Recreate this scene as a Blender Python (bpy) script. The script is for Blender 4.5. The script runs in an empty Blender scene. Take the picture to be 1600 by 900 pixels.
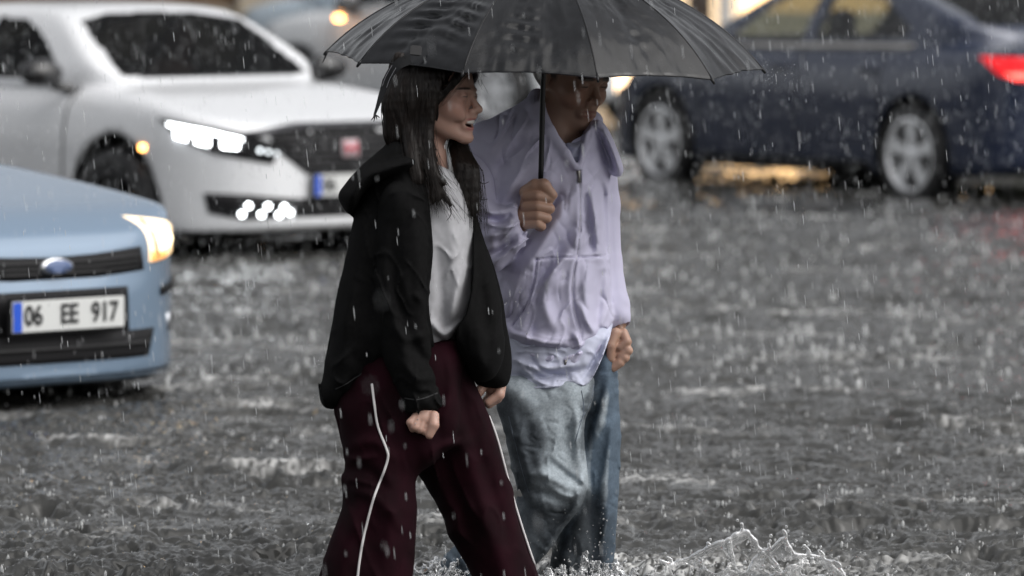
import bpy, bmesh, math, random
import numpy as np
import openvdb as vdb
from mathutils import Vector, Matrix
from mathutils.bvhtree import BVHTree
from mathutils.geometry import delaunay_2d_cdt

rng = np.random.default_rng(7)
random.seed(7)
scene = bpy.context.scene
col = scene.collection

# ------------------------------------------------------------------ camera
FPX = 8889.0                      # focal length in pixels of the 1600 px wide photograph (200 mm lens)
CAMH = 1.76                       # camera height over the water
PITCH = math.atan(582 / FPX)
CP, SP = math.cos(PITCH), math.sin(PITCH)
cam_data = bpy.data.cameras.new('camera')
cam_data.sensor_width = 36.0
cam_data.lens = 36.0 * FPX / 1600.0
cam_data.clip_start = 0.5
cam_data.clip_end = 2000.0
cam_data.dof.use_dof = True
cam_data.dof.focus_distance = 14.75
cam_data.dof.aperture_fstop = 4.0
cam = bpy.data.objects.new('camera', cam_data)
cam.location = (0, 0, CAMH)
cam.rotation_euler = (math.pi / 2 - PITCH, 0, 0)
col.objects.link(cam)
scene.camera = cam

# ------------------------------------------------------------------ sky, sun, exposure
SUN_EL, SUN_AZ = math.radians(50), math.radians(118)     # azimuth measured from +Y towards +X
world = bpy.data.worlds.new('World')
scene.world = world
world.use_nodes = True
wn = world.node_tree
for n in list(wn.nodes):
    wn.nodes.remove(n)
w_out = wn.nodes.new('ShaderNodeOutputWorld')
w_bg = wn.nodes.new('ShaderNodeBackground')
w_hs = wn.nodes.new('ShaderNodeHueSaturation')
w_sky = wn.nodes.new('ShaderNodeTexSky')
w_sky.sky_type = 'NISHITA'
w_sky.sun_disc = False
w_sky.sun_elevation = SUN_EL
w_sky.sun_rotation = SUN_AZ
w_sky.air_density = 1.0
w_sky.dust_density = 4.0
w_sky.ozone_density = 1.0
w_hs.inputs['Saturation'].default_value = 0.13          # rain cloud: the blue is veiled to grey
w_bg.inputs["Strength"].default_value = 0.10
wn.links.new(w_sky.outputs[0], w_hs.inputs['Color'])
wn.links.new(w_hs.outputs[0], w_bg.inputs['Color'])
wn.links.new(w_bg.outputs[0], w_out.inputs['Surface'])
sun_data = bpy.data.lights.new('sun', 'SUN')
sun_data.energy = 1.0
sun_data.angle = math.radians(80)
sun_data.color = (1.0, 0.97, 0.93)
sun = bpy.data.objects.new('sun', sun_data)
sun.rotation_euler = (math.pi / 2 - SUN_EL, 0, math.pi - SUN_AZ)
col.objects.link(sun)
scene.view_settings.view_transform = 'Standard'
scene.view_settings.look = 'None'
scene.view_settings.gamma = 1.0
scene.view_settings.use_curve_mapping = False
scene.view_settings.exposure = 0.78
scene.cycles.use_denoising = True
scene.cycles.max_bounces = 8
scene.cycles.caustics_reflective = False
scene.cycles.caustics_refractive = False
scene.cycles.sample_clamp_indirect = 6.0


def P(px, py, Y):
    """photo pixel (1600x900) at distance Y -> world point"""
    a, b = (px - 800) / FPX, (450 - py) / FPX
    dy, dz = CP + b * SP, -SP + b * CP
    t = Y / dy
    return Vector((a * t, Y, CAMH + dz * t))


def P_np(px, py, Y):
    a, b = (px - 800) / FPX, (450 - py) / FPX
    dy, dz = CP + b * SP, -SP + b * CP
    t = Y / dy
    return np.stack([a * t, Y, CAMH + dz * t], -1)


def ground_Y(py, z=0.0):
    b = (450 - py) / FPX
    dy, dz = CP + b * SP, -SP + b * CP
    return (z - CAMH) / dz * dy


# ------------------------------------------------------------------ materials
def mat(name, color, rough=0.5, metal=0.0, spec=0.5, coat=0.0, noise=None, bump=None, emit=None, sheen=0.0,
        trans=0.0, ior=1.45, alpha=1.0, attr=None, bump2=None, sss=0.0):
    """procedural principled material. noise = (scale, amount), bump = (scale, strength, distance)"""
    m = bpy.data.materials.new(name)
    m.use_nodes = True
    nt = m.node_tree
    b = nt.nodes['Principled BSDF']
    b.inputs['Base Color'].default_value = (*color, 1)
    b.inputs['Roughness'].default_value = rough
    b.inputs['Metallic'].default_value = metal
    b.inputs['Specular IOR Level'].default_value = spec
    b.inputs['IOR'].default_value = ior
    b.inputs['Coat Weight'].default_value = coat
    b.inputs['Coat Roughness'].default_value = 0.06
    b.inputs['Transmission Weight'].default_value = trans
    b.inputs['Alpha'].default_value = alpha
    b.inputs['Sheen Weight'].default_value = sheen
    if sss:
        b.inputs['Subsurface Weight'].default_value = sss
        b.inputs['Subsurface Radius'].default_value = (0.012, 0.005, 0.003)
    if emit:
        b.inputs['Emission Color'].default_value = (*emit[0], 1)
        b.inputs['Emission Strength'].default_value = emit[1]
    tc = nt.nodes.new('ShaderNodeTexCoord')
    csock = None
    if attr:
        at = nt.nodes.new('ShaderNodeAttribute')
        at.attribute_name = attr
        csock = at.outputs['Color']
        nt.links.new(csock, b.inputs['Base Color'])
    if noise:
        n = nt.nodes.new('ShaderNodeTexNoise')
        n.inputs['Scale'].default_value = noise[0]
        n.inputs['Detail'].default_value = 5
        nt.links.new(tc.outputs['Object'], n.inputs['Vector'])
        mr = nt.nodes.new('ShaderNodeMapRange')
        mr.inputs['From Min'].default_value = 0.3
        mr.inputs['From Max'].default_value = 0.7
        mr.inputs['To Min'].default_value = 1 - noise[1]
        mr.inputs['To Max'].default_value = 1 + noise[1]
        nt.links.new(n.outputs['Fac'], mr.inputs['Value'])
        mx = nt.nodes.new('ShaderNodeMix')
        mx.data_type = 'RGBA'
        mx.blend_type = 'MULTIPLY'
        mx.inputs['Factor'].default_value = 1
        if csock is not None:
            nt.links.new(csock, mx.inputs['A'])
        else:
            mx.inputs['A'].default_value = (*color, 1)
        nt.links.new(mr.outputs[0], mx.inputs['B'])
        nt.links.new(mx.outputs['Result'], b.inputs['Base Color'])
    prev = None
    for bp in (bump, bump2):
        if bp:
            n = nt.nodes.new('ShaderNodeTexNoise')
            n.inputs['Scale'].default_value = bp[0]
            n.inputs['Detail'].default_value = 4
            nt.links.new(tc.outputs['Object'], n.inputs['Vector'])
            bn = nt.nodes.new('ShaderNodeBump')
            bn.inputs['Strength'].default_value = bp[1]
            bn.inputs['Distance'].default_value = bp[2]
            nt.links.new(n.outputs['Fac'], bn.inputs['Height'])
            if prev:
                nt.links.new(prev.outputs[0], bn.inputs['Normal'])
            prev = bn
    if prev:
        nt.links.new(prev.outputs[0], b.inputs['Normal'])
    return m


def glass_mat(name, tint, fac=0.55, rough=0.03):
    """car glass: see-through with a tint, plus a clear reflection"""
    m = bpy.data.materials.new(name)
    m.use_nodes = True
    nt = m.node_tree
    for n in list(nt.nodes):
        nt.nodes.remove(n)
    o = nt.nodes.new('ShaderNodeOutputMaterial')
    tr = nt.nodes.new('ShaderNodeBsdfTransparent')
    tr.inputs[0].default_value = (*tint, 1)
    gl = nt.nodes.new('ShaderNodeBsdfGlossy')
    gl.inputs['Roughness'].default_value = rough
    fr = nt.nodes.new('ShaderNodeFresnel')
    fr.inputs['IOR'].default_value = 1.5
    ad = nt.nodes.new('ShaderNodeMath')
    ad.operation = 'MULTIPLY_ADD'
    ad.inputs[1].default_value = 0.28
    ad.inputs[2].default_value = fac
    nt.links.new(fr.outputs[0], ad.inputs[0])
    mx = nt.nodes.new('ShaderNodeMixShader')
    nt.links.new(ad.outputs[0], mx.inputs[0])
    nt.links.new(tr.outputs[0], mx.inputs[1])
    nt.links.new(gl.outputs[0], mx.inputs[2])
    nt.links.new(mx.outputs[0], o.inputs['Surface'])
    return m


# ------------------------------------------------------------------ object helpers
def link(name, me, m=None, parent=None, smooth=True):
    o = bpy.data.objects.new(name, me)
    col.objects.link(o)
    if m:
        for k in (m if isinstance(m, (list, tuple)) else [m]):
            me.materials.append(k)
    if smooth and len(me.polygons):
        me.polygons.foreach_set('use_smooth', np.ones(len(me.polygons), bool))
    if parent:
        o.parent = parent
    return o


def mesh_np(name, verts, faces):
    """faces: (n,4) or (n,3) int array, or list"""
    me = bpy.data.meshes.new(name)
    if isinstance(faces, np.ndarray):
        k = faces.shape[1]
        me.vertices.add(len(verts))
        me.vertices.foreach_set('co', np.ascontiguousarray(verts, np.float32).ravel())
        me.loops.add(faces.size)
        me.loops.foreach_set('vertex_index', np.ascontiguousarray(faces, np.int32).ravel())
        me.polygons.add(len(faces))
        me.polygons.foreach_set('loop_start', np.arange(0, faces.size, k, dtype=np.int32))
        me.update(calc_edges=True)
    else:
        me.from_pydata([tuple(v) for v in verts], [], faces)
        me.update()
    return me


def from_bm(name, bm, m=None, parent=None, smooth=True):
    me = bpy.data.meshes.new(name)
    bmesh.ops.recalc_face_normals(bm, faces=bm.faces)
    bm.to_mesh(me)
    bm.free()
    return link(name, me, m, parent, smooth)


def tag(o, label=None, cat=None, group=None, kind=None):
    for k, v in (('label', label), ('category', cat), ('group', group), ('kind', kind)):
        if v:
            o[k] = v
    return o


def empty(name, loc=(0, 0, 0), rz=0.0, parent=None):
    o = bpy.data.objects.new(name, None)
    o.location = loc
    o.rotation_euler = (0, 0, rz)
    o.empty_display_size = 0.1
    col.objects.link(o)
    if parent:
        o.parent = parent
    return o


def bm_box(bm, lo, hi, bevel=0.0):
    r = bmesh.ops.create_cube(bm, size=1)
    c = [(a + b) / 2 for a, b in zip(lo, hi)]
    s = [b - a for a, b in zip(lo, hi)]
    for v in r['verts']:
        v.co = Vector((v.co.x * s[0] + c[0], v.co.y * s[1] + c[1], v.co.z * s[2] + c[2]))
    if bevel:
        es = {e for v in r['verts'] for e in v.link_edges}
        bmesh.ops.bevel(bm, geom=list(es), offset=bevel, segments=2, affect='EDGES', clamp_overlap=True)


def tube_np(pts, radii, n=8, cap=True):
    """verts, quads of a tube along pts with radii"""
    pts = np.asarray(pts, float)
    radii = np.broadcast_to(np.asarray(radii, float), (len(pts),))
    t = np.gradient(pts, axis=0)
    t /= np.linalg.norm(t, axis=1, keepdims=True) + 1e-12
    ref = np.array([0.0, 0.0, 1.0]) if abs(t[0][2]) < 0.9 else np.array([0.0, 1.0, 0.0])
    a = np.cross(t, ref)
    a /= np.linalg.norm(a, axis=1, keepdims=True) + 1e-12
    b = np.cross(a, t)
    th = np.linspace(0, 2 * np.pi, n, endpoint=False)
    v = pts[:, None] + radii[:, None, None] * (np.cos(th)[None, :, None] * a[:, None] + np.sin(th)[None, :, None] * b[:, None])
    v = v.reshape(-1, 3)
    f = []
    for i in range(len(pts) - 1):
        for j in range(n):
            f.append((i * n + j, i * n + (j + 1) % n, (i + 1) * n + (j + 1) % n, (i + 1) * n + j))
    f = np.array(f, np.int32)
    if cap:
        k = len(v)
        v = np.vstack([v, pts[0], pts[-1]])
        e = []
        for j in range(n):
            e.append((k, (j + 1) % n, j, j))
            q = (len(pts) - 1) * n
            e.append((k + 1, q + j, q + (j + 1) % n, q + (j + 1) % n))
        return v, f, np.array([(x[0], x[1], x[2]) for x in e], np.int32)
    return v, f, np.zeros((0, 3), np.int32)


def join_np(parts):
    vs, fs, o = [], [], 0
    for v, q, t in parts:
        vs.append(v)
        fs += [tuple(int(i) + o for i in r) for r in q]
        fs += [tuple(int(i) + o for i in r) for r in t]
        o += len(v)
    return np.vstack(vs), fs


def tube_obj(name, pts, radii, m, parent=None, n=8):
    v, f = join_np([tube_np(pts, radii, n)])
    return link(name, mesh_np(name, v, f), m, parent)


def lathe(bm, prof, n=32, axis='Y'):
    """prof: list of (r, a) along axis"""
    rings = []
    for r, a in prof:
        ring = []
        for j in range(n):
            t = 2 * math.pi * j / n
            c, s = r * math.cos(t), r * math.sin(t)
            ring.append(bm.verts.new({'Y': (c, a, s), 'Z': (c, s, a), 'X': (a, c, s)}[axis]))
        rings.append(ring)
    for p, q in zip(rings, rings[1:]):
        for j in range(n):
            bm.faces.new((p[j], p[(j + 1) % n], q[(j + 1) % n], q[j]))


def catmull(pts, n=6, closed=True):
    pts = np.asarray(pts, float)
    N = len(pts)
    out = []
    rngi = range(N) if closed else range(N - 1)
    for i in rngi:
        if closed:
            p0, p1, p2, p3 = pts[(i - 1) % N], pts[i], pts[(i + 1) % N], pts[(i + 2) % N]
        else:
            p0, p1, p2, p3 = pts[max(i - 1, 0)], pts[i], pts[i + 1], pts[min(i + 2, N - 1)]
        for k in range(n):
            t = k / n
            out.append(0.5 * ((2 * p1) + (p2 - p0) * t + (2 * p0 - 5 * p1 + 4 * p2 - p3) * t * t + (3 * p1 - p0 - 3 * p2 + p3) * t ** 3))
    if not closed:
        out.append(pts[-1])
    return np.array(out)


# ------------------------------------------------------------------ distance-field modelling
def poly_sdf(poly, X, Y):
    poly = np.asarray(poly, np.float32)
    d = np.full(X.shape, 1e9, np.float32)
    s = np.zeros(X.shape, bool)
    n = len(poly)
    for i in range(n):
        a, b = poly[i], poly[(i + 1) % n]
        e = b - a
        L = float(e @ e)
        if L < 1e-12:
            continue
        wx, wy = X - a[0], Y - a[1]
        t = np.clip((wx * e[0] + wy * e[1]) / L, 0, 1)
        dx, dy = wx - e[0] * t, wy - e[1] * t
        d = np.minimum(d, dx * dx + dy * dy)
        c = ((a[1] > Y) != (b[1] > Y))
        if abs(e[1]) > 1e-9:
            s ^= c & (X < e[0] * (Y - a[1]) / e[1] + a[0])
    d = np.sqrt(d)
    return np.where(s, -d, d)


def smin(a, b, k):
    if k <= 0:
        return np.minimum(a, b)
    h = np.clip(0.5 + 0.5 * (b - a) / k, 0, 1)
    return b + (a - b) * h - k * h * (1 - h)


def smax(a, b, k):
    return -smin(-a, -b, k)


def blur2(a, n, it=2):
    """box blur, n cells half width"""
    n = int(n)
    if n < 1:
        return a
    for _ in range(it):
        for ax in (0, 1):
            p = np.pad(a, [(n + 1, n) if i == ax else (0, 0) for i in (0, 1)], mode='edge')
            c = np.cumsum(p, axis=ax, dtype=np.float64)
            m = a.shape[ax]
            hi = np.take(c, np.arange(2 * n + 1, 2 * n + 1 + m), axis=ax)
            lo = np.take(c, np.arange(0, m), axis=ax)
            a = ((hi - lo) / (2 * n + 1)).astype(np.float32)
    return a


class Field:
    def __init__(self, lo, hi, h):
        self.lo = np.array(lo, float)
        self.h = h
        self.n = np.ceil((np.array(hi, float) - self.lo) / h).astype(int) + 1
        self.a = np.full(self.n, 1e3, np.float32)
        self.ax = [self.lo[i] + h * np.arange(self.n[i], dtype=np.float32) for i in range(3)]

    def sub(self, lo, hi):
        i0 = np.clip(np.floor((np.array(lo) - self.lo) / self.h).astype(int), 0, self.n - 1)
        i1 = np.clip(np.ceil((np.array(hi) - self.lo) / self.h).astype(int) + 1, 1, self.n)
        sl = tuple(slice(a, max(b, a + 1)) for a, b in zip(i0, i1))
        X = self.ax[0][sl[0]][:, None, None]
        Y = self.ax[1][sl[1]][None, :, None]
        Z = self.ax[2][sl[2]][None, None, :]
        return sl, X, Y, Z

    def put(self, sl, d, k=0.0, mode='u'):
        c = self.a[sl]
        if mode == 'u':
            self.a[sl] = smin(c, d, k)
        elif mode == 's':
            self.a[sl] = smax(c, -d, k)
        else:
            self.a[sl] = smax(c, d, k)

    def cone(self, p, q, r1, r2, k=0.0, mode='u', flat=1.0):
        """rounded cone between p and q; flat <1 squashes nothing here (kept round)"""
        p, q = np.array(p, float), np.array(q, float)
        R = max(r1, r2) + k + 3 * self.h
        sl, X, Y, Z = self.sub(np.minimum(p, q) - R, np.maximum(p, q) + R)
        e = q - p
        L = float(e @ e) + 1e-9
        t = np.clip(((X - p[0]) * e[0] + (Y - p[1]) * e[1] + (Z - p[2]) * e[2]) / L, 0, 1)
        d = np.sqrt((X - p[0] - e[0] * t) ** 2 + (Y - p[1] - e[1] * t) ** 2 + (Z - p[2] - e[2] * t) ** 2) - (r1 + (r2 - r1) * t)
        self.put(sl, d, k, mode)

    def chain(self, pts, rad, k=0.0, mode='u'):
        for i in range(len(pts) - 1):
            self.cone(pts[i], pts[i + 1], rad[i], rad[i + 1], k, mode)

    def ell(self, c, r, k=0.0, mode='u', R=None):
        """ellipsoid centre c radii r, R: 3x3 whose columns are the ellipsoid's axes"""
        c, r = np.array(c, float), np.array(r, float)
        m = r.max() + k + 3 * self.h
        sl, X, Y, Z = self.sub(c - m, c + m)
        dx, dy, dz = X - c[0], Y - c[1], Z - c[2]
        if R is None:
            R = np.eye(3)
        u = [(dx * R[0, i] + dy * R[1, i] + dz * R[2, i]) / r[i] for i in range(3)]
        k0 = np.sqrt(u[0] ** 2 + u[1] ** 2 + u[2] ** 2)
        k1 = np.sqrt((u[0] / r[0]) ** 2 + (u[1] / r[1]) ** 2 + (u[2] / r[2]) ** 2) + 1e-9
        self.put(sl, k0 * (k0 - 1.0) / k1, k, mode)

    def inflate(self, poly, T, w, w0=0.0, k=0.0, mode='u', smooth=2, spline=True, Hf=None, mask=None):
        """traced outline (u,v) with a rounded body: half depth T, edge rounding w, centre depth w0(u,v)"""
        pl = catmull(poly, 5) if spline else np.asarray(poly, float)
        U, V = np.meshgrid(self.ax[0], self.ax[1], indexing='ij')
        d2 = blur2(poly_sdf(pl, U, V), smooth)
        c = w0(U, V) if callable(w0) else np.full(U.shape, w0, np.float32)
        Tm = T(U, V) if callable(T) else T
        m = max(k, 0) + 4 * self.h
        ii = np.where((d2 < m).any(1))[0]
        jj = np.where((d2 < m).any(0))[0]
        sl = (slice(ii[0], ii[-1] + 1), slice(jj[0], jj[-1] + 1), slice(None))
        D = d2[sl[:2]][:, :, None]
        C = c[sl[:2]][:, :, None]
        Tm = Tm[sl[:2]][:, :, None] if not np.isscalar(Tm) else Tm
        Z = self.ax[2][None, None, :]
        core = np.maximum(D + w, 0)
        d = np.sqrt(core ** 2 + ((Z - C) * (w / Tm)) ** 2) - w
        sc = np.where(core > 0, 1.0, 1.0) * np.clip(Tm / w, 0.4, 1.0)
        d = np.where(D > 0, np.maximum(d, D), d * sc)
        if Hf is not None:
            d = d - Hf[sl[:2]][:, :, None] * np.clip((C - Z) / 8.0 + 0.5, 0, 1)
        self.put(sl, d.astype(np.float32), k, mode)

    def mesh(self, iso=0.0):
        g = vdb.FloatGrid(4 * self.h)
        g.copyFromArray(np.clip(self.a, -4 * self.h, 4 * self.h))
        p, t, q = g.convertToPolygons(float(iso), 0.0)
        return p * self.h + self.lo, q[:, ::-1]


def relax(v, q, it=3, lam=0.5):
    """laplacian smoothing of a quad mesh"""
    e = np.vstack([q[:, [0, 1]], q[:, [1, 2]], q[:, [2, 3]], q[:, [3, 0]]])
    deg = np.bincount(e.ravel(), minlength=len(v)).astype(float)[:, None] + 1e-9
    for i in range(it):
        s = np.zeros_like(v)
        for ax in range(3):
            s[:, ax] = np.bincount(e[:, 0], v[e[:, 1], ax], len(v)) + np.bincount(e[:, 1], v[e[:, 0], ax], len(v))
        v = v + (lam if i % 2 == 0 else lam * 0.9 * -1 if False else lam) * (s / deg - v)
    return v


def tile_noise(n, beta, seed, lo=1, hi=None, aniso=1.0):
    """periodic random field n x n, unit variance, spectrum ~ k^-beta between lo and hi cycles"""
    r = np.random.default_rng(seed)
    kx = np.fft.fftfreq(n) * n
    KX, KY = np.meshgrid(kx, kx, indexing='ij')
    K = np.sqrt((KX * aniso) ** 2 + KY ** 2)
    A = np.where((K >= lo) & (K <= (hi or n / 2)), 1.0 / np.maximum(K, 1) ** beta, 0)
    f = np.fft.ifft2(A * np.exp(2j * np.pi * r.random((n, n)))).real
    return (f / f.std()).astype(np.float32)


def samp(tex, x, y, size):
    """bilinear periodic sampling, one tile = size metres"""
    n = tex.shape[0]
    u, v = (x / size * n) % n, (y / size * n) % n
    i, j = np.floor(u).astype(int), np.floor(v).astype(int)
    fu, fv = u - i, v - j
    i %= n
    j %= n
    i1, j1 = (i + 1) % n, (j + 1) % n
    return (tex[i, j] * (1 - fu) * (1 - fv) + tex[i1, j] * fu * (1 - fv) + tex[i, j1] * (1 - fu) * fv + tex[i1, j1] * fu * fv)
# ------------------------------------------------------------------ road and flood water
def road_z(x, y):
    near = np.clip((22 - y) / 4.0, 0, 1)                     # deeper where the two people wade
    far = np.clip((y - 33.0) / 2.0, 0, 1) * np.clip((x + 1.0) / 1.2, 0, 1)
    base = -0.12 - 0.10 * near + 0.05 * far
    far2 = np.clip((y - 40.0) / 4.0, 0, 1)
    return base * (1 - far2) + (-0.02) * far2


xs = np.concatenate([[-300, -120, -60, -30, -15], np.linspace(-10, 10, 60), [15, 30, 60, 120, 300]])
ys = np.concatenate([[-300, -120, -40, -10, 0, 6], np.linspace(10, 60, 120), [64, 80, 120, 300, 600]])
XX, YY = np.meshgrid(xs, ys, indexing='ij')
vv = np.stack([XX, YY, road_z(XX, YY)], -1).reshape(-1, 3)
idx = np.arange(len(vv)).reshape(XX.shape)
qq = np.stack([idx[:-1, :-1], idx[1:, :-1], idx[1:, 1:], idx[:-1, 1:]], -1).reshape(-1, 4)
M_asphalt = mat('asphalt', (0.05, 0.05, 0.052), 0.6, noise=(3.0, 0.3), bump=(120, 0.4, 0.01))
tag(link('road', mesh_np('road', vv, qq), M_asphalt), 'dark asphalt road under the flood water', None, None, 'structure')

T_chop = tile_noise(1024, 1.5, 11, 9, 60, aniso=1.35)       # short choppy waves, stretched along x
T_flow = tile_noise(1024, 1.6, 12, 5, 60, aniso=2.2)         # longer streaming ridges
T_chop2 = tile_noise(1024, 1.3, 16, 28, 110)
T_gust = tile_noise(512, 1.4, 18, 4, 30, aniso=1.8)
T_rip = tile_noise(1024, 0.8, 13, 60, 330)                    # rain-beaten ripples
T_foam = tile_noise(1024, 1.3, 14, 8, 220, aniso=2.4)


def water_h(x, y):
    c = samp(T_chop, x, y, 4.0)
    f = samp(T_flow, x + 0.13 * y, y, 7.0)
    r = samp(T_rip, x, y, 3.1)
    crest = 1.0 - np.abs(c) * 0.9                              # sharp little crests
    c2 = samp(T_chop2, x, y, 3.3)
    g = np.clip(1.0 + 0.55 * samp(T_gust, x, y, 9.0), 0.25, 2.2) * (1.0 + 0.35 * np.clip((24 - y) / 8, 0, 1))
    return 0.0072 * f + g * (0.0105 * crest * (1 + 0.5 * np.tanh(f)) + 0.0038 * c) + 0.0078 * (1 - np.abs(c2)) * (0.7 + 0.5 * np.tanh(c)) + 0.0006 * r - 0.013


# fan-shaped sheet, rows spaced by how they show in the picture
rows_py = np.concatenate([np.linspace(1150, 905, 150), np.linspace(904, 330, 830), np.linspace(329, 120, 160)])
Yr = ground_Y(rows_py)
un = np.linspace(-1, 1, 900)
un = np.sign(un) * np.abs(un) ** 1.0
half = 0.108 * Yr + 0.75
XX = half[:, None] * un[None, :]
YY = np.repeat(Yr[:, None], len(un), 1)
jit = (rng.random(XX.shape) - 0.5)
hh = water_h(XX, YY)
# rings thrown up by rain drops and by the wading feet
def ring(cx, cy, R, amp, lam):
    m = (np.abs(Yr - cy) < R * 2.2)
    rr = np.where(m)[0]
    if not len(rr):
        return
    sl = slice(rr[0], rr[-1] + 1)
    d = np.hypot(XX[sl] - cx, YY[sl] - cy)
    hh[sl] += amp * np.cos((d - R) / lam * 2 * np.pi) * np.exp(-((d - R) / (0.5 * R)) ** 2)
for _ in range(420):
    py = 905 - 560 * rng.random() ** 1.0
    cy = float(ground_Y(py))
    cx = (rng.random() * 2 - 1) * (0.1 * cy + 0.3)
    R = 0.02 + 0.05 * rng.random()
    ring(cx, cy, R, 0.004 if py < 640 else 0.007, 0.03 + 0.02 * rng.random())
# bow waves and churn where legs and wheels stand
churn = [(P(948, 890, 15.2), 0.34, 0.030), (P(690, 890, 15.25), 0.30, 0.022), (P(1180, 890, 15.1), 0.45, 0.020),
         (P(880, 900, 15.05), 0.25, 0.015)]
T_ch = tile_noise(512, 1.5, 15, 4, 22)
foam_extra = np.zeros_like(hh)
for c, R, a in churn:
    d = np.hypot((XX - c.x) * 0.8, YY - c.y)
    g = np.exp(-(d / R) ** 2)
    hh += g * a * 0.25 * samp(T_ch, XX, YY, 2.0)
    foam_extra += g * 0.55
foam = samp(T_foam, XX, YY, 5.0) * 0.5 + samp(T_chop, XX, YY, 4.0) * 0.0 + samp(T_flow, XX + 0.13 * YY, YY, 7.0) * 0.75
foam = np.clip((foam - 0.95) * 0.5, 0, 0.7) * np.clip(0.5 + 0.5 * samp(T_rip, XX * 0.6, YY * 0.6, 3.1), 0, 1)
foam = np.clip(foam + foam_extra * np.clip(0.3 + 0.7 * samp(T_rip, XX * 0.8, YY * 0.8, 3.1), 0, 1), 0, 1)
vv = np.stack([XX, YY, hh], -1).reshape(-1, 3)
idx = np.arange(len(vv)).reshape(XX.shape)
qq = np.stack([idx[:-1, :-1], idx[:-1, 1:], idx[1:, 1:], idx[1:, :-1]], -1).reshape(-1, 4)
# the rest of the flooded street, outside the finely waved sheet
nv = len(vv)
edge_far, edge_near = Yr[-1], Yr[0]
def strip(l0, l1):
    pass
ox = np.array([[-300, -200], [300, -200], [300, edge_near], [half[0], edge_near], [-half[0], edge_near], [-300, edge_near],
               [-300, edge_far], [-half[-1], edge_far], [half[-1], edge_far], [300, edge_far]])
ov = np.concatenate([ox, np.zeros((len(ox), 1))], 1)
me = mesh_np('flood_water', vv, qq)
at = me.attributes.new('foam', 'FLOAT', 'POINT')
at.data.foreach_set('value', foam.ravel().astype(np.float32))

M_water = bpy.data.materials.new('flood_water')
M_water.use_nodes = True
nt = M_water.node_tree
b = nt.nodes['Principled BSDF']
b.inputs['IOR'].default_value = 1.33
an = nt.nodes.new('ShaderNodeAttribute'); an.attribute_name = 'foam'
tc = nt.nodes.new('ShaderNodeTexCoord')
mp = nt.nodes.new('ShaderNodeMapping'); mp.inputs['Scale'].default_value = (0.55, 1.0, 1.0)
nt.links.new(tc.outputs['Object'], mp.inputs['Vector'])
n1 = nt.nodes.new('ShaderNodeTexNoise'); n1.inputs['Scale'].default_value = 20; n1.inputs['Detail'].default_value = 5
nt.links.new(mp.outputs[0], n1.inputs['Vector'])
bp = nt.nodes.new('ShaderNodeBump'); bp.inputs['Strength'].default_value = 0.25; bp.inputs['Distance'].default_value = 0.010
nt.links.new(n1.outputs['Fac'], bp.inputs['Height'])
nt.links.new(bp.outputs[0], b.inputs['Normal'])
mx = nt.nodes.new('ShaderNodeMix'); mx.data_type = 'RGBA'
mx.inputs['A'].default_value = (0.046, 0.046, 0.044, 1); mx.inputs['B'].default_value = (0.62, 0.62, 0.61, 1)
nt.links.new(an.outputs['Fac'], mx.inputs['Factor'])
nt.links.new(mx.outputs['Result'], b.inputs['Base Color'])
mr = nt.nodes.new('ShaderNodeMapRange'); mr.inputs['To Min'].default_value = 0.055; mr.inputs['To Max'].default_value = 0.5
nt.links.new(an.outputs['Fac'], mr.inputs['Value']); nt.links.new(mr.outputs[0], b.inputs['Roughness'])
water = link('flood_water', me, M_water)
tag(water, 'grey rain-beaten flood water covering the street', None, None, 'structure')
water_side = link('water_margin', mesh_np('water_margin', ov, [(0, 1, 2, 3, 4, 5), (5, 4, 7, 6), (3, 2, 9, 8)]), M_water, water, smooth=False)

# ------------------------------------------------------------------ far side of the street
M_stone = mat('beige_stone', (0.36, 0.31, 0.24), 0.75, noise=(2.5, 0.18), bump=(25, 0.3, 0.01))
M_brown = mat('brown_cladding', (0.14, 0.085, 0.045), 0.6, noise=(4, 0.25), bump=(30, 0.2, 0.01))
M_darkpost = mat('dark_brown_stone', (0.045, 0.032, 0.024), 0.5, noise=(6, 0.3))
M_palepost = mat('pale_stone', (0.55, 0.54, 0.52), 0.6, noise=(6, 0.1))
M_slab = mat('pavement_slab', (0.22, 0.21, 0.20), 0.45, noise=(2, 0.2), bump=(40, 0.3, 0.006))
M_facade = mat('grey_render', (0.15, 0.145, 0.14), 0.85, noise=(0.8, 0.2), bump=(20, 0.3, 0.01))
M_frame = mat('dark_window_frame', (0.03, 0.028, 0.027), 0.4)
M_pane = mat('far_window_pane', (0.02, 0.022, 0.025), 0.06, spec=0.8)
M_warm = mat('lit_shop_interior', (0.6, 0.4, 0.2), 0.6, emit=((1.0, 0.62, 0.28), 2.4))
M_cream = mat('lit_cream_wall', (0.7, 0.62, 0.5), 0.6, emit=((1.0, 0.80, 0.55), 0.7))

bm = bmesh.new()
bm_box(bm, (-60, 60.0, -0.3), (60, 66.0, 0.12), 0.0)
pav = tag(from_bm('pavement', bm, M_slab, None, False), 'grey wet pavement along the far shopfronts', None, None, 'structure')
bm = bmesh.new()
bm_box(bm, (-60, 59.75, -0.3), (60, 59.996, 0.128), 0.012)
from_bm('kerb', bm, mat('kerb_stone', (0.3, 0.3, 0.29), 0.5, noise=(5, 0.2)), pav, False)


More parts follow.
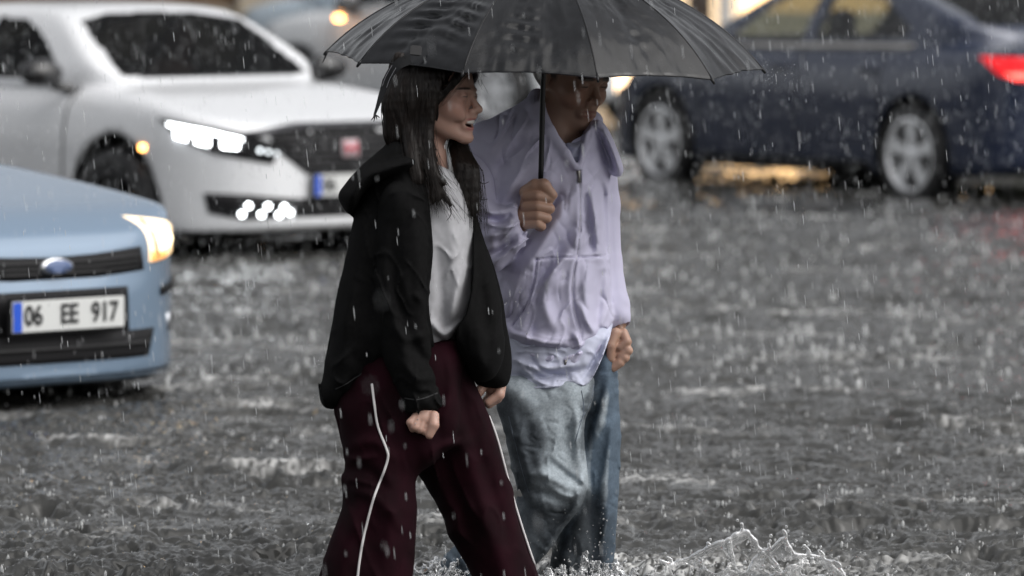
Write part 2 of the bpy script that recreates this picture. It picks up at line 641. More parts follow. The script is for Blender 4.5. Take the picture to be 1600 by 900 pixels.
def building(name, label, x0, x1, wallmat, plinth, bandmat, bays, h=9.5, Y=64.0, rz=0.0, group='shops across the street'):
    r = empty(name, ((x0 + x1) / 2, Y, 0.12), rz)
    tag(r, label, 'building', group)
    w = x1 - x0
    bm = bmesh.new(); bm_box(bm, (-w / 2, 0.3, 3.2), (w / 2, 9, h)); from_bm('wall', bm, wallmat, r, False)
    bm = bmesh.new(); bm_box(bm, (-w / 2, 0.6, 0.0), (w / 2, 8.9, 3.2)); from_bm('shop_wall', bm, wallmat, r, False)
    bm = bmesh.new(); bm_box(bm, (-w / 2, -0.05, 2.7), (w / 2, 0.598, 3.25), 0.02); from_bm('fascia_band', bm, bandmat, r, False)
    bw = w / bays
    for i in range(bays):
        cx = -w / 2 + bw * (i + 0.5)
        bm = bmesh.new(); bm_box(bm, (cx - bw / 2 + 0.3, 0.10, 0), (cx + bw / 2 - 0.3, 0.598, 0.62), 0.015)
        from_bm('plinth', bm, plinth, r, False)
        bm = bmesh.new(); bm_box(bm, (cx - bw / 2 + 0.3, 0.16, 0.62), (cx + bw / 2 - 0.3, 0.55, 0.78), 0.01)
        from_bm('window_sill', bm, bandmat, r, False)
        bm = bmesh.new(); bm_box(bm, (cx - bw / 2 + 0.36, 0.40, 0.84), (cx + bw / 2 - 0.36, 0.44, 2.64))
        from_bm('shop_window', bm, M_pane, r, False)
        for k in range(7):                                     # storeys above
            z = 4.1 + 3.1 * k
            if z + 1.7 > h:
                break
            bm = bmesh.new(); bm_box(bm, (cx - 0.62, 0.20, z), (cx + 0.62, 0.34, z + 1.6), 0.01)
            f = from_bm('window', bm, M_frame, r, False)
            for sgn in (-1, 1):
                bm = bmesh.new(); bm_box(bm, (cx + sgn * 0.3 - 0.26, 0.17, z + 0.08), (cx + sgn * 0.3 + 0.26, 0.198, z + 1.52))
                from_bm('pane', bm, M_pane, f, False)
    for i in range(bays + 1):
        cx = -w / 2 + bw * i
        bm = bmesh.new(); bm_box(bm, (cx - 0.28, -0.02, 0), (cx + 0.28, 0.62, 2.7), 0.02)
        from_bm('pier', bm, M_darkpost if i % 2 else plinth, r, False)
    return r


building('shop_building', 'grey shop building with beige plinth and brown bands behind the white cars', -30, 0.6, M_facade, M_stone, M_brown, 9)
# lit shop seen between umbrella and dark sedan
rb = building('shop_building', 'grey shop building with glowing amber window behind the dark sedan', 4.6, 32, M_facade, M_stone, M_brown, 8)
r = empty('corner_shop', (2.6, 64, 0.12))
tag(r, 'corner shop with warm amber lit front behind the umbrella edge', 'building', 'shops across the street')
bm = bmesh.new(); bm_box(bm, (-1.98, 0.4, 2.6), (1.98, 9, 9.5)); from_bm('wall', bm, M_facade, r, False)
bm = bmesh.new(); bm_box(bm, (-1.98, 2.5, 0), (1.98, 8.9, 2.6)); from_bm('shop_wall', bm, M_cream, r, False)
bm = bmesh.new(); bm_box(bm, (-1.98, -0.05, 2.3), (1.98, 0.39, 2.62), 0.02); from_bm('fascia_band', bm, M_brown, r, False)
bm = bmesh.new(); bm_box(bm, (-0.62, -0.06, 0), (-0.36, 0.3, 2.3), 0.02); from_bm('pier', bm, M_darkpost, r, False)
bm = bmesh.new(); bm_box(bm, (-0.28, -0.06, 0), (-0.12, 0.2, 2.3), 0.02); from_bm('pier', bm, M_palepost, r, False)
bm = bmesh.new(); bm_box(bm, (-0.02, 0.25, 0.56), (1.9, 0.30, 2.3), 0.0); from_bm('lit_window', bm, M_warm, r, False)
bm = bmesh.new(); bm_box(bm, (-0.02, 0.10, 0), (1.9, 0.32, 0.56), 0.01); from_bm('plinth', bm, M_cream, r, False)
bm = bmesh.new(); bm_box(bm, (-1.9, 0.25, 0.0), (-0.66, 0.30, 2.3), 0.0); from_bm('lit_window', bm, mat('dim_shop_interior', (0.4, 0.3, 0.2), 0.5, emit=((1.0, 0.72, 0.42), 0.5)), r, False)
# ------------------------------------------------------------------ cars
M_tyre = mat('tyre_rubber', (0.012, 0.012, 0.013), 0.45, bump=(60, 0.3, 0.004))
M_black = mat('black_trim', (0.008, 0.008, 0.009), 0.55, spec=0.2)
M_liner = mat('arch_liner', (0.006, 0.006, 0.006), 0.9)
M_alloy = mat('alloy_wheel', (0.88, 0.89, 0.91), 0.32, metal=0.55)
M_darkalloy = mat('dark_alloy', (0.03, 0.03, 0.032), 0.3, metal=0.6)
M_chrome = mat('chrome', (0.75, 0.76, 0.78), 0.12, metal=1.0)
M_inner = mat('cabin_trim', (0.02, 0.02, 0.022), 0.8)
M_plate = mat('plate_white', (0.62, 0.63, 0.62), 0.4)
M_plateblue = mat('plate_blue', (0.02, 0.09, 0.55), 0.4)
M_ink = mat('plate_ink', (0.012, 0.012, 0.013), 0.5)
M_amber = mat('amber_lamp', (0.9, 0.35, 0.05), 0.3, emit=((1.0, 0.42, 0.10), 10.0))
M_lens = mat('lamp_lens', (0.30, 0.31, 0.33), 0.08, metal=0.7)
M_glass = glass_mat('car_glass', (0.32, 0.35, 0.34), 0.07)
M_glassdark = glass_mat('tinted_glass', (0.16, 0.17, 0.17), 0.01)


def mirror_half(pts):
    """half outline with y>=0 listed from one axis end to the other -> closed outline"""
    pts = list(pts)
    return pts + [(x, -y) for x, y in reversed(pts) if abs(y) > 1e-6]


class Car:
    def __init__(self, name, label, loc, heading, spec, paint, group='cars caught in the flood'):
        self.s = spec
        self.root = empty(name, loc, heading)
        tag(self.root, label, 'car', group)
        h = spec.get('h', 0.018)
        L, W = spec['L'], spec['W']
        F = Field((-L - 0.1, -W / 2 - 0.1, 0.05), (0.12, W / 2 + 0.1, spec['H'] + 0.1), h)
        X, Y, Z = [a for a in F.ax]
        def tri(side, plan, sect, k):
            XX, ZZ = np.meshgrid(X, Z, indexing='ij')
            a = poly_sdf(catmull(side, 4), XX, ZZ)[:, None, :]
            XX, YY = np.meshgrid(X, Y, indexing='ij')
            b = poly_sdf(catmull(plan, 4), XX, YY)[:, :, None]
            YY, ZZ = np.meshgrid(Y, Z, indexing='ij')
            c = poly_sdf(catmull(sect, 4), YY, ZZ)[None, :, :]
            return smax(smax(a, b, k), c, k)
        body = tri(spec['side'], mirror_half(spec['plan']), mirror_half_z(spec['sect']), 0.06)
        cab = tri(spec['cside'], mirror_half(spec['cplan']), mirror_half_z(spec['csect']), 0.05)
        F.a = smin(body, cab, 0.03).astype(np.float32)
        self.axles = spec['axles']
        ra = spec['ra']
        for ax in self.axles:
            XX, YY, ZZ = X[:, None, None], Y[None, :, None], Z[None, None, :]
            d = np.sqrt((XX - ax) ** 2 + (ZZ - spec['rw']) ** 2) - ra
            d = np.maximum(d, (W / 2 - 0.32) - np.abs(YY))
            F.a = smax(F.a, -d.astype(np.float32), 0.012)
        self.F = F
        v, q = F.mesh()
        v = relax(v, q, 2, 0.4)
        self.bvh = BVHTree.FromPolygons([Vector(p) for p in v], [tuple(int(i) for i in f) for f in q])
        vi, qi = F.mesh(-0.035)
        self.v, self.q, self.vi, self.qi = v, q, vi, qi
        self.paint = paint
        self.cuts = []

    def hit(self, o, d):
        r = self.bvh.ray_cast(o, d, 12)
        if r[0] is None:
            # glide the ray to the nearest point of the body
            n = self.bvh.find_nearest(o + d * 2.2)
            return n[0], n[1]
        return r[0], r[1]

    def patch(self, name, poly, m, az=0.0, off=0.004, depth=0.014, spline=0, grid=0.035, parent=None, cut=False, el=0.0):
        """outline seen from azimuth az (0 front, 90 left side, 180 rear) laid onto the body as a shell with its own edge"""
        pl = catmull(poly, spline) if spline else np.array(poly, float)
        a = math.radians(az)
        e = math.radians(el)
        out = Vector((math.cos(a) * math.cos(e), math.sin(a) * math.cos(e), math.sin(e)))
        U = Vector((-math.sin(a), math.cos(a), 0))
        Vv = out.cross(U)
        # dense boundary
        bd = []
        for i in range(len(pl)):
            p, q = pl[i], pl[(i + 1) % len(pl)]
            n = max(1, int(np.hypot(*(q - p)) / grid))
            bd += [p + (q - p) * k / n for k in range(n)]
        bd = np.array(bd)
        lo, hi = bd.min(0), bd.max(0)
        gx, gy = np.meshgrid(np.arange(lo[0] + grid / 2, hi[0], grid), np.arange(lo[1] + grid / 2, hi[1], grid), indexing='ij')
        sd = poly_sdf(bd, gx, gy)
        inn = np.stack([gx[sd < -grid * 0.45], gy[sd < -grid * 0.45]], -1)
        pts = np.vstack([bd, inn]) if len(inn) else bd
        nb = len(bd)
        res = delaunay_2d_cdt([Vector(p) for p in pts], [(i, (i + 1) % nb) for i in range(nb)], [list(range(nb))], 1, 1e-7)
        vs2, _, fs = res[0], res[1], res[2]
        verts, base = [], Vector((-self.s['L'] / 2, 0, 0)) if 45 < abs(az) < 135 else Vector((0, 0, 0))
        for p in vs2:
            if 45 < abs(az) < 135:
                # u runs along the body; keep absolute coordinates
                o = U * p[0] + Vv * p[1] + out * 4
            else:
                o = U * p[0] + Vv * p[1] + out * 8
            loc, nor = self.hit_from(o, -out)
            if nor.dot(out) < 0:
                nor = -nor
            verts.append(loc + (nor * 0.5 + out * 0.5).normalized() * off)
        n0 = len(verts)
        faces = [tuple(f) for f in fs]
        if depth:
            cnt = {}
            for f in faces:
                for i in range(len(f)):
                    e_ = (f[i], f[(i + 1) % len(f)])
                    cnt[e_] = 1
            bnd = [e_ for e_ in cnt if (e_[1], e_[0]) not in cnt]
            mp_ = {}
            for e_ in bnd:
                for i in e_:
                    if i not in mp_:
                        mp_[i] = len(verts)
                        verts.append(verts[i] - out * depth)
            for a_, b_ in bnd:
                faces.append((b_, a_, mp_[a_], mp_[b_]))
        me = mesh_np(name, np.array([tuple(v) for v in verts]), faces)
        o = link(name, me, m, parent or self.root)
        if cut:
            self.cuts.append((bd, U, Vv, out))
        return o

    def hit_from(self, o, d):
        r = self.bvh.ray_cast(o, d, 30)
        if r[0] is None:
            n = self.bvh.find_nearest(o + d * (o.length * 0.5))
            # march along the ray to the closest approach
            best = None
            for t in np.linspace(0, 14, 60):
                n = self.bvh.find_nearest(o + d * float(t))
                if best is None or n[3] < best[3]:
                    best = n
            return best[0], best[1]
        return r[0], r[1]

    def side(self, name, poly, m, sides=(1, -1), **k):
        """poly in (x, z) seen from the side"""
        r = []
        for s in sides:
            pl = [((-x if s > 0 else x), z) for x, z in poly]
            r.append(self.patch(name, pl, m, az=90 * s, **k))
        return r

    def finish(self):
        """write the body, with openings under the panes, and the cabin lining"""
        def keep(v, q, margin):
            c = v[q].mean(1)
            mask = np.ones(len(q), bool)
            for bd, U, Vv, out in self.cuts:
                u, w = c @ np.array(U), c @ np.array(Vv)
                d = poly_sdf(bd, u, w)
                n = np.cross(v[q[:, 1]] - v[q[:, 0]], v[q[:, 2]] - v[q[:, 0]])
                n /= np.linalg.norm(n, axis=1, keepdims=True) + 1e-12
                facing = np.abs(n @ np.array(out)) > 0.12
                far = (c @ np.array(out)) > (-self.s['L'] * 0.5 if abs(out.x) > 0.5 else 0.0)
                mask &= ~((d < -margin) & facing & far & (c[:, 2] > self.s['belt']))
            return mask
        k = keep(self.v, self.q, 0.012)
        q = self.q[k]
        c = self.v[q].mean(1)
        me = mesh_np('body', self.v, q)
        mi = np.zeros(len(q), np.int32)
        for ax in self.axles:
            r = np.hypot(c[:, 0] - ax, c[:, 2] - self.s['rw'])
            mi[(r < self.s['ra'] + 0.010) & (np.abs(c[:, 1]) < self.s['W'] / 2 - 0.035)] = 1
        mi[c[:, 2] < self.s.get('under', 0.2)] = 1
        self.body = link('body', me, [self.paint, M_liner], self.root)
        me.polygons.foreach_set('material_index', mi)
        k = keep(self.vi, self.qi, 0.0)
        k &= self.vi[self.qi].mean(1)[:, 2] > self.s['belt'] - 0.25
        link('cabin_lining', mesh_np('cabin_lining', self.vi, self.qi[k][:, ::-1]), M_inner, self.root)
        return self.body

    def wheel(self, ax, sgn, rim_m, spokes=5, steer=0.0, double=True):
        W, rw = self.s['W'], self.s['rw']
        r = empty('wheel', (ax, sgn * (W / 2 - 0.115), rw), steer, self.root)
        bm = bmesh.new()
        rr = self.s.get('rim', 0.22)
        lathe(bm, [(rr, -0.1), (rr + 0.03, -0.108), (rw - 0.03, -0.104), (rw - 0.008, -0.08), (rw, -0.04), (rw, 0.04), (rw - 0.008, 0.08),
                   (rw - 0.03, 0.104), (rr + 0.03, 0.108), (rr, 0.1), (rr - 0.01, 0.0), (rr, -0.1)], 40)
        from_bm('tyre', bm, M_tyre, r)
        bm = bmesh.new()
        lathe(bm, [(rr + 0.006, sgn * 0.100), (rr - 0.012, sgn * 0.104), (rr - 0.022, sgn * 0.09), (rr - 0.03, -sgn * 0.08)], 40)
        lathe(bm, [(0.062, sgn * 0.05), (0.058, sgn * 0.088), (0.03, sgn * 0.098), (0.001, sgn * 0.098)], 20)
        for i in range(spokes):
            t = 2 * math.pi * (i + 0.25) / spokes
            for da in ((-0.17, 0.17) if double else (0,)):
                w0, w1 = (0.019, 0.025) if double else (0.026, 0.046)
                a, bq = 0.045, rr - 0.012
                c0, s0 = math.cos(t), math.sin(t)
                t2 = t + da
                vs = []
                for rad, wd, th_, ang in ((a, w0, 0.030, t + da * 0.5), (bq, w1, 0.018, t2)):
                    cx, cz = rad * math.cos(ang), rad * math.sin(ang)
                    px_, pz_ = -math.sin(ang), math.cos(ang)
                    for sw in (-1, 1):
                        for y in (sgn * (0.09), sgn * (0.09 - th_ - 0.02)):
                            vs.append(bm.verts.new((cx + px_ * wd * sw, y, cz + pz_ * wd * sw)))
                for f in ((0, 1, 3, 2), (4, 6, 7, 5), (0, 2, 6, 4), (1, 5, 7, 3), (0, 4, 5, 1), (2, 3, 7, 6)):
                    bm.faces.new([vs[i_] for i_ in f])
        rim = from_bm('rim', bm, [rim_m], r, False)
        bm = bmesh.new()
        lathe(bm, [(rr - 0.032, -sgn * 0.02), (rr - 0.04, sgn * 0.01), (0.05, sgn * 0.02), (0.001, sgn * 0.02)], 32)
        from_bm('brake_disc', bm, M_liner, r)
        return r

    def mirror_part(self, x, z, m, sgn, cap=None, ln=0.22):
        W = self.s['W']
        f = Field((-0.2, -0.2, -0.12), (0.2, 0.2, 0.12), 0.012)
        f.ell((0, 0, 0.02), (0.085, 0.13, 0.075), 0.02)
        f.cone((0.0, -sgn * 0.08, -0.05), (0.03, -sgn * 0.17, -0.07), 0.025, 0.03, 0.03)
        v, q = f.mesh()
        o = link('wing_mirror', mesh_np('wing_mirror', v + np.array([x, sgn * (W / 2 + 0.06), z]), q), m, self.root)
        return o

    def cabin(self, seat_x=-2.0, rear_x=-2.95, z=0.3):
        for sgn in (-1, 1):
            for sx in (seat_x, rear_x):
                f = Field((sx - 0.35, sgn * 0.36 - 0.3, 0.3), (sx + 0.3, sgn * 0.36 + 0.3, 1.3), 0.03)
                f.ell((sx - 0.12, sgn * 0.36, 0.82), (0.10, 0.22, 0.30), 0.03)
                f.ell((sx - 0.15, sgn * 0.36, 1.14), (0.05, 0.12, 0.09), 0.03)
                f.ell((sx + 0.06, sgn * 0.36, 0.55), (0.22, 0.22, 0.09), 0.03)
                v, q = f.mesh()
                link('seat', mesh_np('seat', v, q), M_inner, self.root)


def mirror_half_z(pts):
    """half section (y,z) from bottom to top -> closed outline"""
    pts = list(pts)
    return [(y, z) for y, z in pts] + [(-y, z) for y, z in reversed(pts)]


def plate(car, x, y, z, yaw, text, w=0.52, h=0.112, name='number_plate'):
    """a plate with blue band and raised lettering; text = list of (string, centre offset)"""
    r = empty(name, (x, y, z), yaw, car.root)
    bm = bmesh.new(); bm_box(bm, (-0.014, -w / 2 - 0.012, -h / 2 - 0.012), (0.0, w / 2 + 0.012, h / 2 + 0.012), 0.004)
    from_bm('plate_holder', bm, M_black, r, False)
    bm = bmesh.new(); bm_box(bm, (0.0005, -w / 2, -h / 2), (0.006, w / 2, h / 2), 0.002)
    from_bm('plate_sheet', bm, M_plate, r, False)
    bm = bmesh.new(); bm_box(bm, (0.0065, -w / 2 + 0.003, -h / 2 + 0.003), (0.008, -w / 2 + 0.043, h / 2 - 0.003))
    from_bm('blue_band', bm, M_plateblue, r, False)
    for s, off, size in text:
        fc = bpy.data.curves.new('lettering', 'FONT')
        fc.body = s
        fc.size = size
        fc.align_x = 'CENTER'
        fc.align_y = 'CENTER'
        fc.extrude = 0.0008
        fc.offset = 0.0022
        fo = bpy.data.objects.new('lettering', fc)
        col.objects.link(fo)
        me = bpy.data.meshes.new_from_object(fo)
        bpy.data.objects.remove(fo)
        o = link('lettering', me, M_ink, r, False)
        o.scale = (0.86, 1, 1)
        o.rotation_euler = (math.pi / 2, 0, math.pi / 2)
        o.location = (0.0095, off, 0.0)
    return r


# ---------- white sedan with its headlights on
M_whitepaint = mat('white_paint', (0.74, 0.75, 0.77), 0.28, coat=0.8, bump=(300, 0.08, 0.003))
spec = dict(L=4.63, W=1.80, H=1.43, axles=(-0.90, -3.60), rw=0.335, ra=0.405, belt=0.93, under=0.255,
    side=[(-0.05, .25), (0.0, .34), (0.0, .55), (-.015, .72), (-.07, .795), (-.4, .875), (-1.05, .985), (-1.7, .99), (-3.0, 1.0), (-3.9, 1.07), (-4.5, 1.06), (-4.63, .92), (-4.6, .45), (-4.5, .22), (-3.6, .17), (-2.2, .16), (-.9, .17)],
    plan=[(0.0, 0), (-.005, .3), (-.04, .52), (-.16, .72), (-.40, .855), (-.75, .895), (-2.3, .90), (-3.9, .89), (-4.35, .82), (-4.58, .6), (-4.63, 0)],
    sect=[(0, .14), (.74, .16), (.86, .24), (.895, .45), (.90, .62), (.88, .76), (.83, .90), (.70, .99), (.45, 1.06), (0, 1.10)],
    cside=[(-.92, .93), (-1.10, 1.0), (-1.45, 1.20), (-1.78, 1.365), (-2.2, 1.42), (-2.8, 1.40), (-3.5, 1.25), (-4.05, 1.06), (-4.0, .85), (-1.2, .85)],
    cplan=[(-.93, 0), (-1.0, .4), (-1.2, .68), (-1.55, .80), (-2.3, .82), (-3.2, .80), (-3.9, .68), (-4.1, 0)],
    csect=[(0, .8), (.82, .82), (.81, .95), (.74, 1.10), (.62, 1.30), (.52, 1.385), (.3, 1.42), (0, 1.43)])
YAW = math.radians(50)
cv = Car('white_car', 'white sedan with bright white headlights on, left of the couple', (-0.84, 29.6, -0.12), -YAW, spec, M_whitepaint)
M_led = mat('led_headlamp', (1, 1, 1), 0.2, emit=((0.93, 0.97, 1.0), 9.0))
cv.patch('windscreen', [(-.64, 1.02), (.64, 1.02), (.60, 1.14), (.545, 1.325), (.3, 1.365), (0, 1.372), (-.3, 1.365), (-.545, 1.325), (-.60, 1.14)], M_glassdark, 0, off=0.0, depth=0, cut=True)
cv.side('side_window', [(-1.50, 1.00), (-2.32, 1.00), (-2.32, 1.345), (-2.05, 1.335), (-1.85, 1.27), (-1.6, 1.12)], M_glassdark, off=0.0, depth=0, cut=True)
cv.side('rear_side_window', [(-2.42, 1.00), (-3.35, 1.03), (-3.45, 1.12), (-3.0, 1.28), (-2.42, 1.34)], M_glassdark, off=0.0, depth=0, cut=True)
cv.patch('rear_window', [(-.55, 1.12), (.55, 1.12), (.48, 1.33), (-.48, 1.33)], M_glassdark, 180, off=0.0, depth=0, cut=True)
cv.side('window_trim', [(-1.40, .965), (-3.4, .985), (-3.4, 1.005), (-1.40, .988)], M_chrome, off=0.006)
cv.side('door_seam', [(-1.33, .32), (-1.345, .32), (-1.345, .98), (-1.33, .98)], M_black, off=0.002, depth=0.006)
cv.side('door_seam', [(-2.37, .32), (-2.385, .32), (-2.385, 1.0), (-2.37, 1.0)], M_black, off=0.002, depth=0.006)
cv.side('door_handle', [(-2.08, .84), (-2.26, .845), (-2.26, .875), (-2.08, .87)], M_whitepaint, off=0.03, depth=0.03)
cv.side('sill', [(-1.35, .2), (-3.15, .2), (-3.15, .27), (-1.35, .27)], M_black, off=0.008)
# grille, lamps and bumper openings
cv.patch('grille', [(-.50, .745), (-.2, .79), (.2, .79), (.50, .745), (.46, .665), (.36, .60), (.28, .545), (-.28, .545), (-.36, .60), (-.46, .665)], M_black, 0, off=0.006, depth=0.03)
cv.patch('grille_bar', [(-.62, .765), (-.3, .80), (.3, .80), (.62, .765), (.60, .74), (.3, .772), (-.3, .772), (-.60, .74)], mat('smoked_chrome', (0.04, 0.04, 0.045), 0.3, metal=0.6), 0, off=0.016, depth=0.03)
for k in range(5):
    z = .575 + .034 * k
    cv.patch('grille_slat', [(-.33 - .02 * k, z), (.33 + .02 * k, z), (.33 + .02 * k, z + .010), (-.33 - .02 * k, z + .010)], mat('grille_mesh', (0.03, 0.03, 0.033), 0.3, spec=0.4), 0, off=0.011, depth=0.006)
for s in (-1, 1):
    a = 34 * s
    ca, sa = math.cos(math.radians(a)), math.sin(math.radians(a))
    def uv(x, y, z):
        return (-sa * x + ca * y, z)
    hl = [uv(-.03, s * .44, .70), uv(-.08, s * .60, .755), uv(-.25, s * .78, .80), uv(-.52, s * .86, .835), uv(-.36, s * .83, .725), uv(-.2, s * .74, .655), uv(-.04, s * .48, .60)]
    lampbody = cv.patch('headlight', hl, M_black, a, off=0.006, depth=0.03)
    for (x0, y0, za, zb), (x1, y1, zc, zd) in (((-.40, .835, .778, .738), (-.33, .81, .770, .722)), ((-.28, .795, .760, .710), (-.215, .755, .750, .695)), ((-.165, .715, .735, .688), (-.11, .65, .720, .682))):
        cv.patch('led_unit', [uv(x0, s * y0, za), uv(x0, s * y0, zb), uv(x1, s * y1, zd), uv(x1, s * y1, zc)], M_led, a, off=0.016, depth=0.02, parent=lampbody)
    cv.patch('led_strip', [uv(-.10, s * .63, .733), uv(-.22, s * .765, .775), uv(-.44, s * .848, .808), uv(-.44, s * .848, .797), uv(-.22, s * .765, .764), uv(-.10, s * .63, .724)], M_led, a, off=0.017, depth=0.01, parent=lampbody)
    for k in range(3):
        yy, xx = s * (.555 - .045 * k), -.055 + .01 * k
        c = uv(xx, yy, .672 - .008 * k)
        cv.patch('small_led', [(c[0] + .011 * math.cos(t), c[1] + .011 * math.sin(t)) for t in np.linspace(0, 2 * math.pi, 8, endpoint=False)], mat('dim_led', (0.9, 0.95, 1), 0.2, emit=((0.9, 0.97, 1.0), 2.0 - 0.6 * k)), a, off=0.018, depth=0.01, parent=lampbody)
    fog = [uv(-.03, s * .35, .42), uv(-.10, s * .60, .445), uv(-.26, s * .765, .455), uv(-.24, s * .75, .35), uv(-.12, s * .62, .315), uv(-.03, s * .38, .32)]
    fg = cv.patch('lower_intake', fog, M_black, a, off=0.005, depth=0.03)
    for k, (yy, xx, z) in enumerate([(.63, -.11, .345), (.54, -.065, .342), (.45, -.035, .338), (.60, -.095, .388), (.51, -.05, .384), (.42, -.03, .378), (.385, -.03, .35)]):
        c = uv(xx, s * yy, z)
        cv.patch('fog_led', [(c[0] + .013 * math.cos(t), c[1] + .013 * math.sin(t)) for t in np.linspace(0, 2 * math.pi, 8, endpoint=False)], M_led, a, off=0.016, depth=0.01, parent=fg)
    cv.patch('side_marker', [(-s * .63 - .02, .665), (-s * .63 + .02, .665), (-s * .63 + .02, .69), (-s * .63 - .02, .69)] if s > 0 else [(-.63 - .02, .665), (-.63 + .02, .665), (-.63 + .02, .69), (-.63 - .02, .69)], M_amber, 90 * s, off=0.006)
cv.patch('lower_grille', [(-.36, .32), (.36, .32), (.36, .42), (-.36, .42)], M_black, 0, off=0.005, depth=0.03)
cv.patch('emblem', [(-.055, .625), (.055, .625), (.05, .715), (-.05, .715)], mat('emblem_plate', (0.50, 0.40, 0.42), 0.35), 0, off=0.022)
cv.patch('emblem_letter', [(-.034, .64), (-.022, .64), (-.02, .664), (.02, .664), (.022, .64), (.034, .64), (.038, .70), (.024, .70), (.021, .676), (-.021, .676), (-.024, .70), (-.038, .70)], mat('red_emblem', (0.50, 0.02, 0.05), 0.3), 0, off=0.030, depth=0.006, grid=0.02)
plate(cv, 0.022, 0.0, .485, 0, [('06', -0.165, 0.098)])
cv.finish()
for ax in spec['axles']:
    for s in (-1, 1):
        cv.wheel(ax, s, M_darkalloy, 5, 0.06 if ax > -2 else 0)
M_mirblack = mat('mirror_black', (0.012, 0.012, 0.013), 0.2, coat=0.5)
for s in (-1, 1):
    cv.mirror_part(-1.42, 1.03, M_mirblack, s)
cv.cabin()
# driver seen as a pale shape through the wet windscreen
f = Field((-2.6, -0.1, 0.5), (-1.2, 0.9, 1.4), 0.02)
f.chain([(-2.02, .36, .55), (-2.06, .36, .95)], [.17, .16], 0.05)
f.cone((-2.04, .36, .98), (-2.0, .36, 1.12), .06, .055, .04)
f.ell((-1.98, .36, 1.20), (.095, .078, .12), .03)
f.ell((-1.89, .36, 1.185), (.02, .018, .03), .02)
for s in (-1, 1):
    f.chain([(-2.03, .36 + s * .19, .93), (-1.85, .36 + s * .24, .72), (-1.55, .36 + s * .14, .86)], [.06, .05, .035], .03)
v, q = f.mesh()
drv = link('person', mesh_np('person', v, q), mat('driver', (0.42, 0.27, 0.22), 0.6))
drv.matrix_world = cv.root.matrix_basis.copy()
c = v
at = drv.data.attributes.new('Col', 'FLOAT_COLOR', 'POINT')
colr = np.where(((c[:, 2] > 1.02) | (c[:, 0] > -1.62))[:, None], np.array([[.50, .32, .27, 1]]), np.array([[.30, .24, .27, 1]]))
colr = np.where(((c[:, 2] > 1.25) & (c[:, 0] < -1.94))[:, None], np.array([[.03, .02, .02, 1]]), colr)
at.data.foreach_set('color', colr.astype(np.float32).ravel())
drv.data.materials[0] = mat('driver_skin_and_shirt', (0.4, 0.3, 0.25), 0.7, attr='Col')
tag(drv, 'driver seated behind the wheel of the white sedan', 'person')

# ---------- pale blue hatchback in the lower left
M_bluepaint = mat('ice_blue_paint', (0.165, 0.235, 0.325), 0.24, metal=0.2, coat=0.8, bump=(260, 0.10, 0.003))
spec = dict(L=4.17, W=1.70, H=1.44, axles=(-0.86, -3.47), rw=0.305, ra=0.345, belt=0.93, under=0.20, h=0.014,
    side=[(-.04, .20), (0.015, .26), (0.01, .40), (0.0, .52), (-.03, .60), (-.04, .665), (-.06, .71), (-.12, .765), (-.28, .835), (-.7, .93), (-1.05, .99), (-1.7, .97), (-3.0, 1.0), (-3.9, 1.0), (-4.12, .85), (-4.17, .55), (-4.05, .24), (-3.4, .17), (-2.2, .16), (-.86, .17)],
    plan=[(0.015, 0), (0.0, .25), (-.05, .45), (-.14, .62), (-.30, .77), (-.55, .835), (-.9, .85), (-2.3, .85), (-3.5, .84), (-3.95, .74), (-4.14, .5), (-4.17, 0)],
    sect=[(0, .14), (.70, .16), (.81, .24), (.845, .45), (.85, .62), (.83, .71), (.765, .81), (.63, .905), (.42, .985), (0, 1.03)],
    cside=[(-.90, .9), (-1.10, 1.0), (-1.45, 1.22), (-1.75, 1.38), (-2.2, 1.44), (-3.0, 1.42), (-3.6, 1.32), (-3.95, 1.05), (-3.9, .85), (-1.2, .85)],
    cplan=[(-.90, 0), (-1.0, .4), (-1.2, .64), (-1.55, .76), (-2.3, .78), (-3.2, .75), (-3.85, .6), (-4.0, 0)],
    csect=[(0, .8), (.78, .82), (.77, .95), (.70, 1.10), (.60, 1.30), (.52, 1.39), (.3, 1.43), (0, 1.44)])
fc_ = Car('blue_car', 'pale blue hatchback with plate 06 EE 917 and a lit headlight', (-1.625, 20.4, -0.13), -math.radians(46), spec, M_bluepaint)
bc = fc_
bc.patch('windscreen', [(-.60, 1.02), (.60, 1.02), (.56, 1.14), (.52, 1.34), (0, 1.385), (-.52, 1.34), (-.56, 1.14)], M_glassdark, 0, off=0.0, depth=0, cut=True)
bc.side('side_window', [(-1.50, 1.0), (-2.32, 1.0), (-2.32, 1.36), (-2.0, 1.34), (-1.7, 1.18)], M_glassdark, off=0.0, depth=0, cut=True)
bc.side('rear_side_window', [(-2.42, 1.0), (-3.2, 1.02), (-3.3, 1.25), (-2.42, 1.36)], M_glassdark, off=0.0, depth=0, cut=True)
bc.patch('rear_window', [(-.5, 1.02), (.5, 1.02), (.45, 1.3), (-.45, 1.3)], M_glassdark, 180, off=0.0, depth=0, cut=True)
bc.side('door_seam', [(-1.33, .32), (-1.345, .32), (-1.345, .98), (-1.33, .98)], M_black, off=0.002, depth=0.006)
bc.patch('grille', [(-.44, .60), (-.2, .585), (.2, .585), (.44, .60), (.43, .685), (.2, .668), (0, .662), (-.2, .668), (-.43, .685)], M_black, 0, off=0.004, depth=0.03)
gm = mat('grille_slats', (0.02, 0.02, 0.021), 0.4, spec=0.3)
for k in range(3):
    z = .604 + .019 * k
    bc.patch('grille_slat', [(-.41, z + .006), (-.2, z - .004), (.2, z - .004), (.41, z + .006), (.41, z + .013), (.2, z + .004), (-.2, z + .004), (-.41, z + .013)], gm, 0, off=0.010, depth=0.006)
em = bc.patch('emblem', [(.072 * math.cos(t), .628 + .032 * math.sin(t)) for t in np.linspace(0, 2 * math.pi, 20, endpoint=False)], M_chrome, 0, off=0.026, depth=0.02, grid=0.02)
